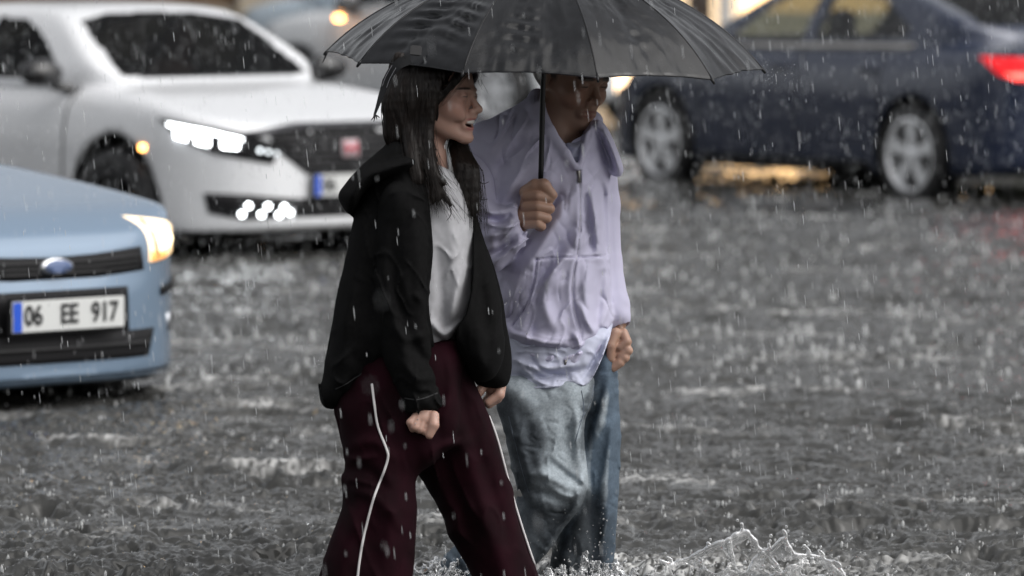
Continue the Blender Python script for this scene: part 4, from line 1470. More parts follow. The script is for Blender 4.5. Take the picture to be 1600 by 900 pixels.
for k in range(13):                                    # near side, from parting to shoulder
    t = k / 12
    top = WH((.20 - .52 * t, -.16 - .08 * math.sin(3.1 * t), .44 - .16 * t * t))
    mid = WH((.115 - .50 * t, -.395 + .03 * abs(t - .5), .05 - .04 * t))
    low = WH((.04 - .44 * t, -.385, -.33))
    if t < .35:
        end = (684 + 14 * t + rl.normal() * 5, 318 + rl.normal() * 12, -98)
        lo2 = (678 - 30 * t, 262, -88)
        lock([top, mid, low, lo2, end], 10, 3.0)
    elif t < .6:
        lock([top, mid, low, (652 - 40 * (t - .35), 250, -84), (662 - 60 * (t - .35), 285, -92)], 11, 5)
    else:
        lock([top, mid, low, low + np.array([2, 22, 6])], 11, 7)
for k in range(7):                                     # back of the head
    t = k / 6
    top = WH((-.30, -.30 + .6 * t, .40))
    lock([top, WH((-.46, -.26 + .5 * t, .08)), WH((-.45, -.24 + .45 * t, -.28)), WH((-.34, -.22 + .4 * t, -.50))], 9, 6)
for k in range(7):                                     # far side, falling over the chest
    t = k / 6
    st = WH((.12 - .10 * t, .33, .05))
    lock([st, WH((.10 - .06 * t, .36, -.35)), (712 + 26 * t * rl.random(), 232 + 4 * k, 2 - 10 * t), (716 + 26 * t, 268, -28), (712 + 34 * t + rl.normal() * 3, 322 + 16 * rl.random(), -44)], 13, 3.2, 5)
lock([WH((.30, -.05, .42)), WH((.38, -.20, .28)), WH((.29, -.31, .12)), WH((.13, -.36, -.06))], 6, 4)     # fringe
lock([WH((.32, .05, .42)), WH((.38, .16, .28)), WH((.31, .28, .14))], 6, 3)
v, q = F.mesh()
v = relax(v, q, 1, .4)
# grooves along the fall of the hair
g = tile_noise(256, 0.9, 21, 8, 90, aniso=7.0)
nrm_c = v - np.array([665, 160, 0])
ang = np.arctan2(nrm_c[:, 2], nrm_c[:, 0]) * 60
dd = nrm_c / (np.linalg.norm(nrm_c, axis=1, keepdims=True) + 1e-6)
v = v + dd * (samp(g, v[:, 1] * 0.9, ang + v[:, 0] * 0.5, 240.0) * .7)[:, None]
faces = [tuple(int(i) for i in f) for f in q]
parts = [(v, faces, [])]
for k in range(900):
    p = lock_paths[rl.integers(len(lock_paths))]
    a0 = rl.integers(0, max(1, len(p) // 3))
    pp = p[a0:].copy()
    n_ = len(pp)
    if n_ < 5:
        continue
    off = rl.normal(size=3) * np.array([5.5, 2, 5.5])
    tt = np.linspace(0, 1, n_)[:, None]
    drift = rl.normal(size=3) * np.array([7, 5, 6])
    wave = np.sin(tt * (5 + 5 * rl.random()) + rl.random() * 6) * rl.normal(size=3) * np.array([2.4, 0, 2.4])
    pp = pp + off + drift * tt ** 2 + wave
    pp = np.vstack([pp, pp[-1] + (pp[-1] - pp[-3]) * rl.random() * 1.3 + rl.normal(size=3) * 1.5])
    vv_, ff_, tt_ = tube_np(pp, np.linspace(.55, .22, n_ + 1), 3)
    parts.append((vv_, ff_, tt_))
for pts in ([(738, 262, -30), (752, 286, -34), (764, 284, -36)], [(736, 285, -32), (748, 310, -36), (762, 311, -38)], [(690, 300, -98), (705, 330, -99), (698, 345, -99)],
            [(608, 150, -30), (598, 190, -32), (604, 214, -32)], [(612, 160, -40), (601, 200, -40), (610, 222, -40)], [(740, 255, -34), (744, 320, -40), (741, 345, -40)]):
    p = catmull(pts, 6, closed=False)
    vv_, ff_, tt_ = tube_np(p, np.linspace(1.1, .4, len(p)), 4)
    parts.append((vv_, ff_, tt_))
vs, fs = join_np(parts)
hair = link('hair', mesh_np('hair', to_world(vs, YW, SW), [f[::-1] for f in fs]), M_hair, woman)

# white tee under the open jacket
F = Field((575, 225, -120), (770, 590, 120), 2.2)
H_ = HMap(F)
H_.ridge([(700, 330), (712, 420), (705, 500)], 9, 2.6)
H_.ridge([(728, 345), (722, 430), (700, 510)], 8, 3.0)
H_.ridge([(685, 380), (690, 470), (700, 530)], 8, -2.4)
H_.ridge([(672, 500), (695, 522), (722, 500)], 6, 2.6)
H_.ridge([(676, 520), (700, 536), (720, 515)], 4, -2.0)
H_.noise(31, 380, .9, .6)
H_.crease(61, 230, 2.6, 2.2, 1.5)
F.inflate([(640, 262), (672, 250), (702, 262), (728, 300), (741, 345), (742, 400), (740, 450), (731, 492), (716, 515), (708, 538), (684, 548), (640, 552), (600, 540), (600, 400), (615, 300)], 80, 62, -8, Hf=H_.h)
F.cone((670, 215, -4), (672, 262, -2), 36, 38, 4, 's')
tee = px_mesh('t_shirt', F, YW, SW, M_tee, woman)

# jacket
F = Field((485, 195, -160), (815, 675, 130), 2.2)
H_ = HMap(F, .55)
for pts, wd, am in (([(575, 300), (560, 400), (535, 520), (515, 620)], 14, 4), ([(600, 330), (590, 430), (570, 560)], 12, -4), ([(560, 420), (540, 520), (540, 600)], 9, 3),
                    ([(545, 560), (570, 590), (600, 580)], 8, 3), ([(760, 420), (775, 500), (780, 570)], 9, 3), ([(745, 400), (755, 480), (760, 560)], 8, -3)):
    H_.ridge(pts, wd, am)
H_.noise(32, 520, 1.6, 0.6)
H_.crease(58, 320, 4.0, 2.2, 1.4)
# shell of the body
F.inflate([(615, 232), (660, 240), (700, 262), (738, 318), (752, 360), (770, 420), (784, 500), (786, 560), (770, 590), (738, 596), (716, 560), (690, 562), (640, 585), (598, 582), (558, 612), (522, 639), (500, 628), (504, 590), (512, 540), (524, 480), (540, 415), (552, 345), (575, 290)], 104, 86, -2, smooth=4, Hf=H_.h)
# the opening in front
F.inflate([(676, 232), (702, 255), (724, 300), (738, 345), (739, 400), (737, 450), (728, 492), (714, 520), (718, 600), (690, 640), (681, 560), (676, 520), (669, 480), (668, 455), (676, 400), (672, 330), (664, 270)], 96, 10, -78, mode='s', k=3, smooth=1)
F.cone((672, 205, -2), (672, 285, -2), 36, 40, 4, 's')
# near sleeve
Hs = HMap(F, .6)
for pts, wd, am in (([(650, 330), (655, 430), (668, 560)], 13, 5), ([(615, 340), (620, 450), (645, 580)], 12, -5), ([(600, 420), (625, 520), (650, 600)], 10, 5), ([(640, 520), (660, 560), (680, 570)], 8, -4),
                    ([(610, 500), (635, 530), (672, 520)], 7, 4), ([(625, 560), (650, 590), (682, 590)], 7, 4), ([(632, 600), (655, 615), (684, 612)], 6, -3.5), ([(640, 380), (630, 440), (640, 480)], 9, 3)):
    Hs.ridge(pts, wd, am)
Hs.noise(33, 420, 1.2)
Hs.crease(59, 260, 4.0, 1.8, 1.0)
F.inflate([(612, 285), (648, 290), (668, 330), (672, 400), (666, 470), (672, 535), (681, 590), (687, 642), (660, 650), (636, 654), (629, 625), (606, 580), (592, 500), (588, 400), (592, 320)], 48, 40, -84, k=6, smooth=3, Hf=Hs.h)
F.inflate([(640, 664), (690, 655), (692, 640), (634, 647)], 17, 20, -101, mode='s', k=2)
# far sleeve
F.inflate([(736, 340), (755, 372), (776, 430), (791, 505), (799, 558), (797, 592), (788, 607), (762, 606), (742, 600), (735, 560), (735, 480), (730, 400)], 44, 36, 48, k=5, smooth=3, Hf=H_.h * .6)
F.cone((768, 600, 56), (770, 628, 50), 16, 18, 2, 's')
# hood lying on the shoulders
Hh_ = HMap(F)
Hh_.ridge([(554, 338), (578, 296), (615, 282), (660, 280)], 6, -6, False)
Hh_.ridge([(545, 318), (575, 278), (620, 258), (655, 250)], 10, 5)
Hh_.ridge([(560, 300), (600, 262), (640, 238)], 8, -3)
Hh_.noise(34, 360, 1.2)
F.inflate([(618, 216), (596, 232), (562, 262), (533, 296), (530, 310), (548, 338), (556, 340), (580, 304), (620, 288), (664, 286), (676, 262), (660, 232)], 88, 40, -8, k=4, smooth=2, Hf=Hh_.h)
F.ell((640, 262, 0), (50, 26, 92), 12)
F.cone((674, 205, -2), (676, 290, -2), 33, 36, 3, 's')
F.ell((716, 262, 0), (44, 40, 60), 4, 's')
jacket = px_mesh('jacket', F, YW, SW, M_jacket, woman)
px_strip('hem_seam', drape(F, [(524, 608), (540, 600), (575, 577), (596, 566)], 1.0), 2.0, 2, YW, SW, mat('black_stitch', (0.016, 0.016, 0.017), .8), jacket)
px_strip('cuff_seam', drape(F, [(632, 622), (655, 624), (684, 614)], 1.0), 2.0, 2, YW, SW, bpy.data.materials['black_stitch'], jacket)

# track trousers
F = Field((455, 500, -130), (905, 1082, 130), 2.4)
H_ = HMap(F, .6)
for pts, wd, am in (([(545, 700), (585, 690), (620, 720)], 9, 4), ([(540, 735), (575, 735), (612, 770)], 8, -4), ([(545, 765), (590, 780), (630, 830)], 9, 4), ([(600, 700), (612, 800), (600, 900)], 14, 5),
                    ([(565, 780), (545, 850), (525, 920)], 14, 5), ([(700, 620), (730, 720), (770, 840), (800, 930)], 16, 6), ([(680, 660), (700, 740), (740, 840)], 12, -4), ([(740, 680), (765, 760), (800, 860)], 10, -3.5),
                    ([(655, 735), (690, 700), (740, 690)], 9, 4), ([(700, 560), (704, 610), (690, 660)], 7, 4), ([(715, 570), (722, 620), (735, 680)], 7, -3), ([(540, 715), (560, 718), (590, 712)], 5, 3), ([(541, 750), (560, 752), (590, 760)], 5, 3)):
    H_.ridge(pts, wd, am)
H_.noise(35, 500, 1.8, 0.6)
H_.crease(57, 320, 3.6, 2.4, 1.3)
F.inflate([(600, 540), (700, 528), (716, 535), (726, 590), (700, 700), (652, 742), (652, 800), (647, 880), (640, 960), (632, 1050), (500, 1050), (478, 970), (498, 900), (519, 840), (535, 800), (541, 772), (537, 745), (541, 722), (535, 700), (526, 660), (522, 630), (560, 570)], 66, 60, lambda U, V: -30 - 14 * np.clip((V - 600) / 200, 0, 1), smooth=3, Hf=H_.h)
F.inflate([(620, 545), (700, 530), (722, 545), (745, 605), (762, 645), (777, 690), (796, 760), (817, 830), (842, 900), (866, 975), (888, 1050), (800, 1052), (762, 970), (736, 900), (710, 845), (690, 800), (653, 740), (620, 690)], 64, 58, lambda U, V: 6 + 38 * np.clip((V - 560) / 200, 0, 1), k=8, smooth=3, Hf=H_.h)
trousers = px_mesh('track_trousers', F, YW, SW, M_track, woman)
px_tube('piping', drape(F, [(581, 600), (586, 640), (591, 668), (604, 702), (606, 716), (598, 742), (585, 775), (574, 815), (566, 850), (560, 890), (556, 935)], 0.6), 2.1, YW, SW, M_piping, trousers)
px_tube('piping', drape(F, [(764, 650), (778, 688), (797, 760), (816, 824), (836, 884)], 0.4) + np.array([0, 0, 8]), 1.8, YW, SW, M_piping, trousers)

# =========================================================== man
SKIN_M = (0.40, 0.245, 0.18)
OM, RM, HM = (890, 119, 6), head_frame(43, 14, 0), 150
F = Field((690, 40, -170), (1010, 1065, 130), 1.8)
build_head(F, OM, RM, HM, False)
F.cone((872, 175, 12), (862, 245, 10), 40, 44, 12)
F.chain([(858, 260, 8), (862, 400, 10), (868, 540, 10), (872, 600, 8)], [50, 54, 44, 42], 14)
F.cone((800, 240, -10), (915, 245, 40), 36, 34, 16)
F.chain([(768, 245, -16), (770, 380, -44), (808, 350, -100)], [26, 22, 15], 8)                # right arm, holding the umbrella
F.chain([(928, 250, 42), (942, 400, 48), (964, 505, 26)], [26, 21, 15], 8)                    # left arm
# right hand round the shaft
F.cone((806, 352, -98), (822, 338, -106), 15, 17, 6)
F.ell((830, 322, -106), (18, 30, 15), 6)
F.chain([(822, 300, -112), (836, 290, -120), (850, 289, -126), (864, 305, -124)], [11, 10, 9.5, 7.5], 4)         # thumb
for v0, r_, du in ((309, 9.2, 3), (325, 9.4, 3), (340, 8.6, -1), (353, 7.6, -9)):                                # four fingers
    F.chain([(822, v0 - 2, -118), (840, v0 - 3, -128), (856 + du, v0 + 1, -122), (854 + du, v0 + 3, -106), (840, v0 + 2, -102)], [r_ * .92, r_ * .92, r_ * .88, r_ * .8, r_ * .7], .6)
# left hand at the pocket
F.ell((969, 540, 12), (14, 28, 13), 5)
for v0, u0 in ((534, 984), (548, 986), (559, 981), (567, 973)):
    F.chain([(974, v0 - 14, 4), (u0 - 4, v0, -2), (u0 - 15, v0 + 8, 0), (u0 - 26, v0 + 6, 10)], [7.6, 7.2, 6.6, 6], .6)
F.chain([(962, 520, 0), (955, 540, -4), (954, 560, 0)], [8.5, 7.5, 6.5], 3)
# legs
F.chain([(850, 620, -12), (868, 752, -22), (800, 835, -6), (712, 900, 10), (706, 960, 14)], [40, 24, 18, 14, 16], 8)
F.chain([(905, 620, 34), (922, 800, 34), (915, 1000, 34)], [38, 26, 18], 8)
F.cone((915, 1015, 34), (960, 1020, 20), 18, 14, 8)
F.cone((704, 965, 14), (735, 1000, 8), 18, 14, 8)
man = px_mesh('person', F, YM, SM, M_skin, None, 1)
cm = head_colors(F.v, OM, RM, HM, SKIN_M, (.27, .105, .085), (.010, .008, .007), False)
paint(man, cm)
tag(man, 'person in lilac zip hoodie and wet jeans, holding the black umbrella', 'person', 'couple under the umbrella')
print('man body', len(F.v))

# tee
F = Field((770, 170, -130), (990, 630, 110), 2.0)
H_ = HMap(F)
for pts, wd, am in (([(800, 560), (840, 575), (900, 570)], 5, 3), ([(800, 585), (850, 590), (920, 575)], 5, -3), ([(810, 570), (850, 600), (890, 598)], 4, 3), ([(830, 560), (850, 580), (890, 588)], 3, -2.5),
                    ([(925, 600), (940, 565), (955, 520)], 5, 4), ([(912, 590), (930, 560), (942, 530)], 4, -3), ([(800, 602), (850, 606), (905, 600)], 2, 2), ([(880, 215), (896, 232), (915, 215)], 4, 2)):
    H_.ridge(pts, wd, am)
H_.noise(41, 220, 1.2, .7)
H_.crease(60, 150, 3.5, 2.0, .2)
F.inflate([(840, 205), (866, 212), (890, 214), (915, 205), (928, 215), (928, 300), (932, 420), (958, 508), (966, 560), (960, 640), (900, 670), (825, 670), (790, 660), (790, 560), (795, 500), (800, 300)], lambda U, V: 74 + 10 * np.clip((V - 500) / 30, 0, 1) + 4 * np.clip((300 - V) / 30, 0, 1), 66, -4, Hf=H_.h)
F.inflate([(760, 602), (794, 603), (825, 611), (860, 611), (900, 605), (920, 598), (938, 566), (952, 530), (962, 505), (1000, 500), (1000, 720), (760, 720)], 400, 3, 0, mode='s', k=2, smooth=0)
F.cone((876, 165, 0), (872, 205, -10), 44, 46, 4, 's')
tee2 = px_mesh('t_shirt', F, YM, SM, M_manteee, man)

# zip hoodie
F = Field((700, 135, -175), (1000, 590, 135), 2.0)
H_ = HMap(F)
fold = [([(898, 300), (850, 380), (790, 470)], 11, 5), ([(896, 345), (855, 420), (800, 505)], 9, -4), ([(880, 290), (830, 360), (785, 425)], 10, -4.5), ([(865, 270), (810, 340), (770, 400)], 10, 4.5),
        ([(890, 395), (850, 440), (805, 495)], 6, 4), ([(840, 240), (800, 290), (770, 350)], 12, 4), ([(820, 215), (790, 250), (760, 300)], 9, -4),
        ([(922, 290), (932, 350), (936, 400)], 8, 4), ([(940, 285), (946, 340), (948, 400)], 6, -4), ([(915, 300), (920, 350), (925, 395)], 6, -3),
        ([(920, 410), (915, 460), (925, 520)], 9, 4), ([(938, 420), (935, 470), (930, 520)], 8, -3), ([(905, 470), (915, 500), (930, 520)], 6, 3.5), ([(870, 420), (850, 470), (870, 520)], 10, 4), ([(850, 430), (835, 480), (830, 530)], 8, -3.5),
        ([(810, 520), (850, 535), (890, 535)], 8, 5), ([(815, 545), (855, 545), (890, 548)], 5, -3), ([(895, 520), (905, 535), (905, 555)], 5, 4), ([(790, 505), (800, 520), (830, 530)], 6, 4)]
for pts, wd, am in fold:
    H_.ridge(pts, wd, am)
zipline = [(903, 262), (906, 300), (906, 345), (903, 390), (896, 425), (893, 455), (898, 490), (906, 515), (907, 535), (896, 556), (886, 566)]
H_.ridge(zipline, 9, 1.8, False)
H_.ridge(zipline, 2.6, -1.3, False)
pocketL = [(838, 406), (902, 402), (892, 455), (899, 500), (905, 528), (860, 530), (803, 512), (800, 505), (818, 485), (830, 455)]
pocketR = [(905, 402), (946, 400), (953, 440), (956, 470), (946, 500), (930, 522), (910, 530), (904, 500), (898, 455)]
H_.region(pocketL, 3.0, 4)
H_.region(pocketR, 2.6, 4)
H_.ridge([(838, 406), (834, 440), (822, 478), (802, 508)], 2.4, -2.2, False)
H_.ridge([(844, 410), (840, 440), (828, 480), (810, 508)], 1.6, -.8, False)
H_.ridge([(838, 406), (870, 402), (902, 402)], 2.2, -1.4, False)
H_.ridge([(906, 402), (946, 400)], 2.2, -1.4, False)
H_.ridge([(947, 404), (953, 440), (956, 472)], 2.2, -1.4, False)
H_.ridge([(796, 532), (830, 545), (880, 552), (920, 540), (944, 516)], 3, -5, False)      # waistband
H_.noise(42, 420, 1.4, .6, .8)
H_.crease(52, 330, 4.2, 2.6, 2.1)
H_.crease(53, 210, -2.4, 2.0, 1.6)
F.inflate([(836, 150), (812, 162), (775, 180), (748, 200), (732, 226), (736, 280), (752, 350), (770, 430), (786, 500), (792, 560), (796, 640), (880, 660), (955, 640), (962, 560), (958, 505), (955, 430), (952, 360), (952, 300), (954, 262), (946, 225), (932, 195), (912, 180), (870, 175)], 92, 74, 2, smooth=3, Hf=H_.h)
F.inflate([(770, 536), (797, 540), (830, 557), (884, 570), (916, 561), (938, 545), (956, 505), (990, 490), (990, 720), (770, 720)], 400, 4, 0, mode='s', k=3, smooth=0)
F.inflate([(866, 196), (922, 196), (916, 216), (911, 240), (905, 268), (898, 256), (884, 236), (872, 218)], 40, 10, -92, mode='s', k=3, smooth=1)
F.cone((880, 150, -8), (876, 208, -8), 44, 46, 4, 's')
F.ell((890, 190, -40), (34, 26, 50), 4, 's')
# near sleeve: upper arm and raised forearm
Hs = HMap(F)
for pts, wd, am in (([(742, 260), (760, 320), (770, 400)], 10, 4), ([(735, 300), (755, 330), (790, 330)], 7, 4), ([(745, 330), (775, 345), (800, 335)], 6, -4), ([(750, 370), (780, 365), (805, 345)], 7, 4.5), ([(760, 400), (785, 390), (812, 368)], 6, -4), ([(750, 345), (785, 355), (808, 350)], 4, 3), ([(770, 415), (795, 392), (815, 375)], 5, 3),
                    ([(727, 234), (752, 248), (770, 275), (776, 312)], 2.2, -2.6)):
    Hs.ridge(pts, wd, am)
Hs.noise(43, 260, 1.2)
Hs.crease(54, 190, 4.0, 2.2, -.5)
F.chain([(762, 226, -20), (756, 300, -48), (768, 388, -74)], [38, 37, 36], 10)
F.inflate([(738, 330), (762, 320), (790, 322), (805, 318), (812, 330), (817, 352), (822, 378), (810, 388), (796, 404), (776, 426), (756, 420), (742, 390)], 34, 30, lambda U, V: -72 - 36 * np.clip((U - 750) / 60, 0, 1), k=8, smooth=2, Hf=Hs.h)
sl = np.ix_((F.ax[0] < 830) & (F.ax[0] > 700), (F.ax[1] > 220) & (F.ax[1] < 430), F.ax[2] < -20)
F.a[sl] -= (Hs.h[np.ix_((F.ax[0] < 830) & (F.ax[0] > 700), (F.ax[1] > 220) & (F.ax[1] < 430))] * .35)[:, :, None]
F.chain([(803, 322, -106), (809, 352, -106), (817, 382, -104)], [5, 6, 5], 4)                    # turned cuff edge
F.cone((815, 348, -104), (850, 320, -112), 18, 20, 3, 's')
# far sleeve
F.chain([(928, 240, 38), (938, 320, 46), (943, 410, 44), (958, 478, 26), (964, 500, 24)], [34, 30, 28, 25, 21], 8)
F.inflate([(946, 470), (966, 468), (980, 482), (985, 492), (979, 508), (966, 508), (950, 500)], 22, 18, 18, k=5)
for pts, wd, am in (([(946, 440), (958, 455), (968, 460)], 4, 4), ([(948, 470), (965, 478), (978, 486)], 4, -4), ([(945, 400), (956, 412), (966, 410)], 4, 4), ([(950, 350), (958, 372), (963, 380)], 4, 3)):
    Hs.ridge(pts, wd, am)
F.cone((970, 512, 20), (972, 560, 8), 15, 20, 2, 's')
# hood thrown back: collar round the neck and the flap over the far shoulder
Hc = HMap(F)
Hc.ridge([(930, 200), (946, 235), (960, 268)], 5, -4)
Hc.ridge([(942, 200), (958, 235), (968, 266)], 5, 3)
F.inflate([(918, 200), (934, 186), (950, 202), (964, 236), (974, 264), (968, 276), (954, 272), (942, 246), (926, 222), (914, 214)], 34, 18, -18, k=4, smooth=1, Hf=Hc.h)
F.chain([(840, 156, 0), (838, 172, -42), (856, 206, -72), (884, 240, -88), (900, 262, -94)], [14, 14, 11, 7, 4], 6)
F.chain([(840, 152, 2), (850, 160, 50), (890, 176, 66), (925, 190, 40), (926, 205, -10), (914, 232, -70), (906, 262, -92)], [14, 18, 20, 16, 11, 6, 4], 6)
hoodie = px_mesh('hoodie', F, YM, SM, M_lilac, man, 1)
Fh = F
zp = drape(F, zipline, 0.4, 5)
px_strip('zip', zp, 3.4, 3, YM, SM, mat('zip_tape', (.56, .54, .66), .5), hoodie)
px_tube('zip_pull', np.array([(903, 262, 0), (904, 268, 0), (905, 276, 0), (905, 285, 0)]) * np.array([1, 1, 0]) + np.array([0, 0, float(drape(F, [(905, 268), (905, 275)], 3.0)[0][2])]), [2.2, 3.6, 2.0, 3.0], YM, SM, M_zip, hoodie)
px_tube('zip_end', np.array([(884, 562, 0), (883, 570, 0)]) + np.array([0, 0, float(drape(F, [(888, 560), (887, 562)], 1.5)[0][2])]), 2.0, YM, SM, M_zip, hoodie)
band = drape(F, [(800, 545), (830, 553), (882, 562)], 0.8, 8)
M_seam = mat('lilac_stitch', (.42, .40, .54), .8)
for pts in ([(838, 406), (870, 402), (900, 402)], [(909, 402), (946, 400)], [(838, 406), (834, 440), (822, 478), (803, 507)], [(798, 531), (830, 544), (880, 551), (918, 540), (944, 515)], [(727, 234), (752, 248), (770, 275), (776, 312)]):
    px_strip('seam', drape(F, pts, 0.5, 8), 1.5, 2, YM, SM, M_seam, hoodie)

# jeans
F = Field((670, 500, -130), (985, 1045, 125), 2.2)
H_ = HMap(F, .7)
for pts, wd, am in (([(900, 640), (905, 700), (912, 760)], 9, 5), ([(880, 620), (885, 680), (890, 740)], 10, -3), ([(912, 745), (900, 790), (870, 830), (838, 880)], 6, 7), ([(820, 740), (860, 745), (905, 770)], 8, 4), ([(815, 765), (850, 770), (895, 790)], 7, -4), ([(840, 700), (850, 740), (890, 770)], 8, 3.5),
                    ([(855, 755), (880, 775), (908, 772)], 5, 4), ([(860, 720), (890, 745), (912, 760)], 5, -3.5), ([(800, 640), (815, 700), (830, 760)], 9, 4), ([(925, 610), (916, 640), (895, 665)], 6, 5), ([(940, 600), (930, 640), (915, 680)], 6, -4),
                    ([(955, 560), (945, 640), (920, 720)], 10, 5), ([(962, 640), (950, 720), (945, 800)], 8, 5), ([(940, 660), (930, 760), (925, 860)], 10, -4), ([(955, 800), (945, 830), (940, 880)], 6, 5), ([(700, 860), (715, 880), (720, 905)], 4, -3), ([(715, 852), (728, 880), (735, 910)], 4, 3)):
    H_.ridge(pts, wd, am)
H_.noise(44, 420, 1.6, .6)
H_.crease(55, 300, 4.0, 2.4, 1.3)
H_.crease(56, 180, -2.2, 1.6, .4)
F.inflate([(905, 585), (940, 545), (956, 508), (963, 560), (967, 640), (968, 720), (965, 800), (959, 880), (954, 960), (948, 1030), (850, 1030), (850, 950), (860, 880), (880, 800), (898, 720), (900, 650)], 52, 46, 30, smooth=2, Hf=H_.h)
F.inflate([(788, 590), (850, 585), (925, 585), (922, 625), (914, 660), (911, 700), (917, 740), (914, 772), (896, 800), (850, 812), (815, 772), (800, 715), (785, 665), (775, 630)], 60, 50, -44, k=3, smooth=2, Hf=H_.h)
F.inflate([(914, 770), (904, 790), (876, 826), (840, 878), (800, 930), (752, 960), (700, 940), (688, 895), (694, 868), (722, 848), (770, 815), (815, 775), (850, 750), (895, 755)], 46, 44, lambda U, V: 8 - 50 * np.clip((U - 760) / 130, 0, 1), k=4, smooth=2, Hf=H_.h)
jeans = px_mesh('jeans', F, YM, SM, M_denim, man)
v = F.v
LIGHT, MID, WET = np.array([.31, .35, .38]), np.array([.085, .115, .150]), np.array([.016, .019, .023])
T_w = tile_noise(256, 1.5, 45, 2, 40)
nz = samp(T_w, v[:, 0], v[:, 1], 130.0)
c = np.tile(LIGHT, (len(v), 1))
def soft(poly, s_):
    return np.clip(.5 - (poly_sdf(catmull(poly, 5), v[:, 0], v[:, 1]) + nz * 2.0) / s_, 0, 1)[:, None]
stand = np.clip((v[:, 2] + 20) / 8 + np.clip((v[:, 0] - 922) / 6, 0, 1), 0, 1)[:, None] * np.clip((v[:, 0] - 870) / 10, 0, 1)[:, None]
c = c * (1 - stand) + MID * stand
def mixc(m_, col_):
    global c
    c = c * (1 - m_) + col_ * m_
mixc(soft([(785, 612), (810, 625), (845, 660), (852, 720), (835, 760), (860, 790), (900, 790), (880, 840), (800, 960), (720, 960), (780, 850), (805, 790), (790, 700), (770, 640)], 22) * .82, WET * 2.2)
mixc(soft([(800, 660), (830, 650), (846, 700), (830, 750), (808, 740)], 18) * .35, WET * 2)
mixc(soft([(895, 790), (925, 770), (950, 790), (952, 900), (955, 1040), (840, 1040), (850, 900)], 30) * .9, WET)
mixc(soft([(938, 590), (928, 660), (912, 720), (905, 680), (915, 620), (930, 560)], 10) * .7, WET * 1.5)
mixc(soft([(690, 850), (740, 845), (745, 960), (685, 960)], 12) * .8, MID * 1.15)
c *= (1 + .05 * nz)[:, None]
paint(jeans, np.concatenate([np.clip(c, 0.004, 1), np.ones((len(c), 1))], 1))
M_stitch = mat('denim_stitch', (.10, .12, .15), .8)
for pts in ([(908, 610), (912, 640), (904, 670), (899, 690)], [(795, 650), (812, 720), (826, 770)], [(928, 600), (922, 630), (905, 660)]):
    px_strip('seam', drape(F, pts, 0.4, 8), 1.8, 2, YM, SM, M_stitch, jeans)
# ------------------------------------------------------------------ umbrella
YU = 14.88
SU = FPX / YU
M_canopy = mat('wet_black_nylon', (0.011, 0.0115, 0.013), 0.22, spec=0.34, coat=0.06, noise=(30, 0.3), bump=(55, 0.10, 0.004), bump2=(420, 0.16, 0.0008))
M_rib = mat('black_steel', (0.015, 0.015, 0.016), 0.3, metal=0.6)
umb = empty('umbrella', tuple(P(845, 300, YU)))
tag(umb, 'wet black folding umbrella with ten ribs held over the couple', 'umbrella')
inv = Matrix.Translation(-Vector(P(845, 300, YU)))
def U_obj(name, v, f, m, parent=umb, smooth=True):
    w = to_world(np.asarray(v, float), YU, SU)
    if parent is umb or True:
        w = w - np.array(P(845, 300, YU))
    return link(name, mesh_np(name, w, f), m, parent, smooth)
tips_v = {0: 108, 1: 124, 2: 121, 3: 113.5, 4: 98, 5: 80, 6: 84, 7: 92, 8: 100, 9: 104}
CU, RU = 851.0, 342.0
hp_t = np.array([0, .15, .3, .45, .617, .745, .84, .92, 1.0])
hp_h = np.array([166, 163, 153, 136, 107, 82, 57, 30, 0.0])
pf = np.polyfit(hp_t, hp_h, 5)
def rib_pt(i, t):
    th = math.radians(4 + 36 * i)
    vt = tips_v[i % 10]
    apex_v = -56.0
    h = np.polyval(pf, t) - np.polyval(pf, 1.0)
    h0 = np.polyval(pf, 0.0) - np.polyval(pf, 1.0)
    t = np.asarray(t, float)
    u = CU + 2 * (1 - t) + RU * t * math.cos(th)
    w = -RU * t * math.sin(th)
    v = vt - h * (vt - apex_v) / h0
    return np.stack([u, v, w + 0 * t], -1)
nt_, np_ = 70, 36
T_wr = tile_noise(256, 1.4, 61, 2, 40)
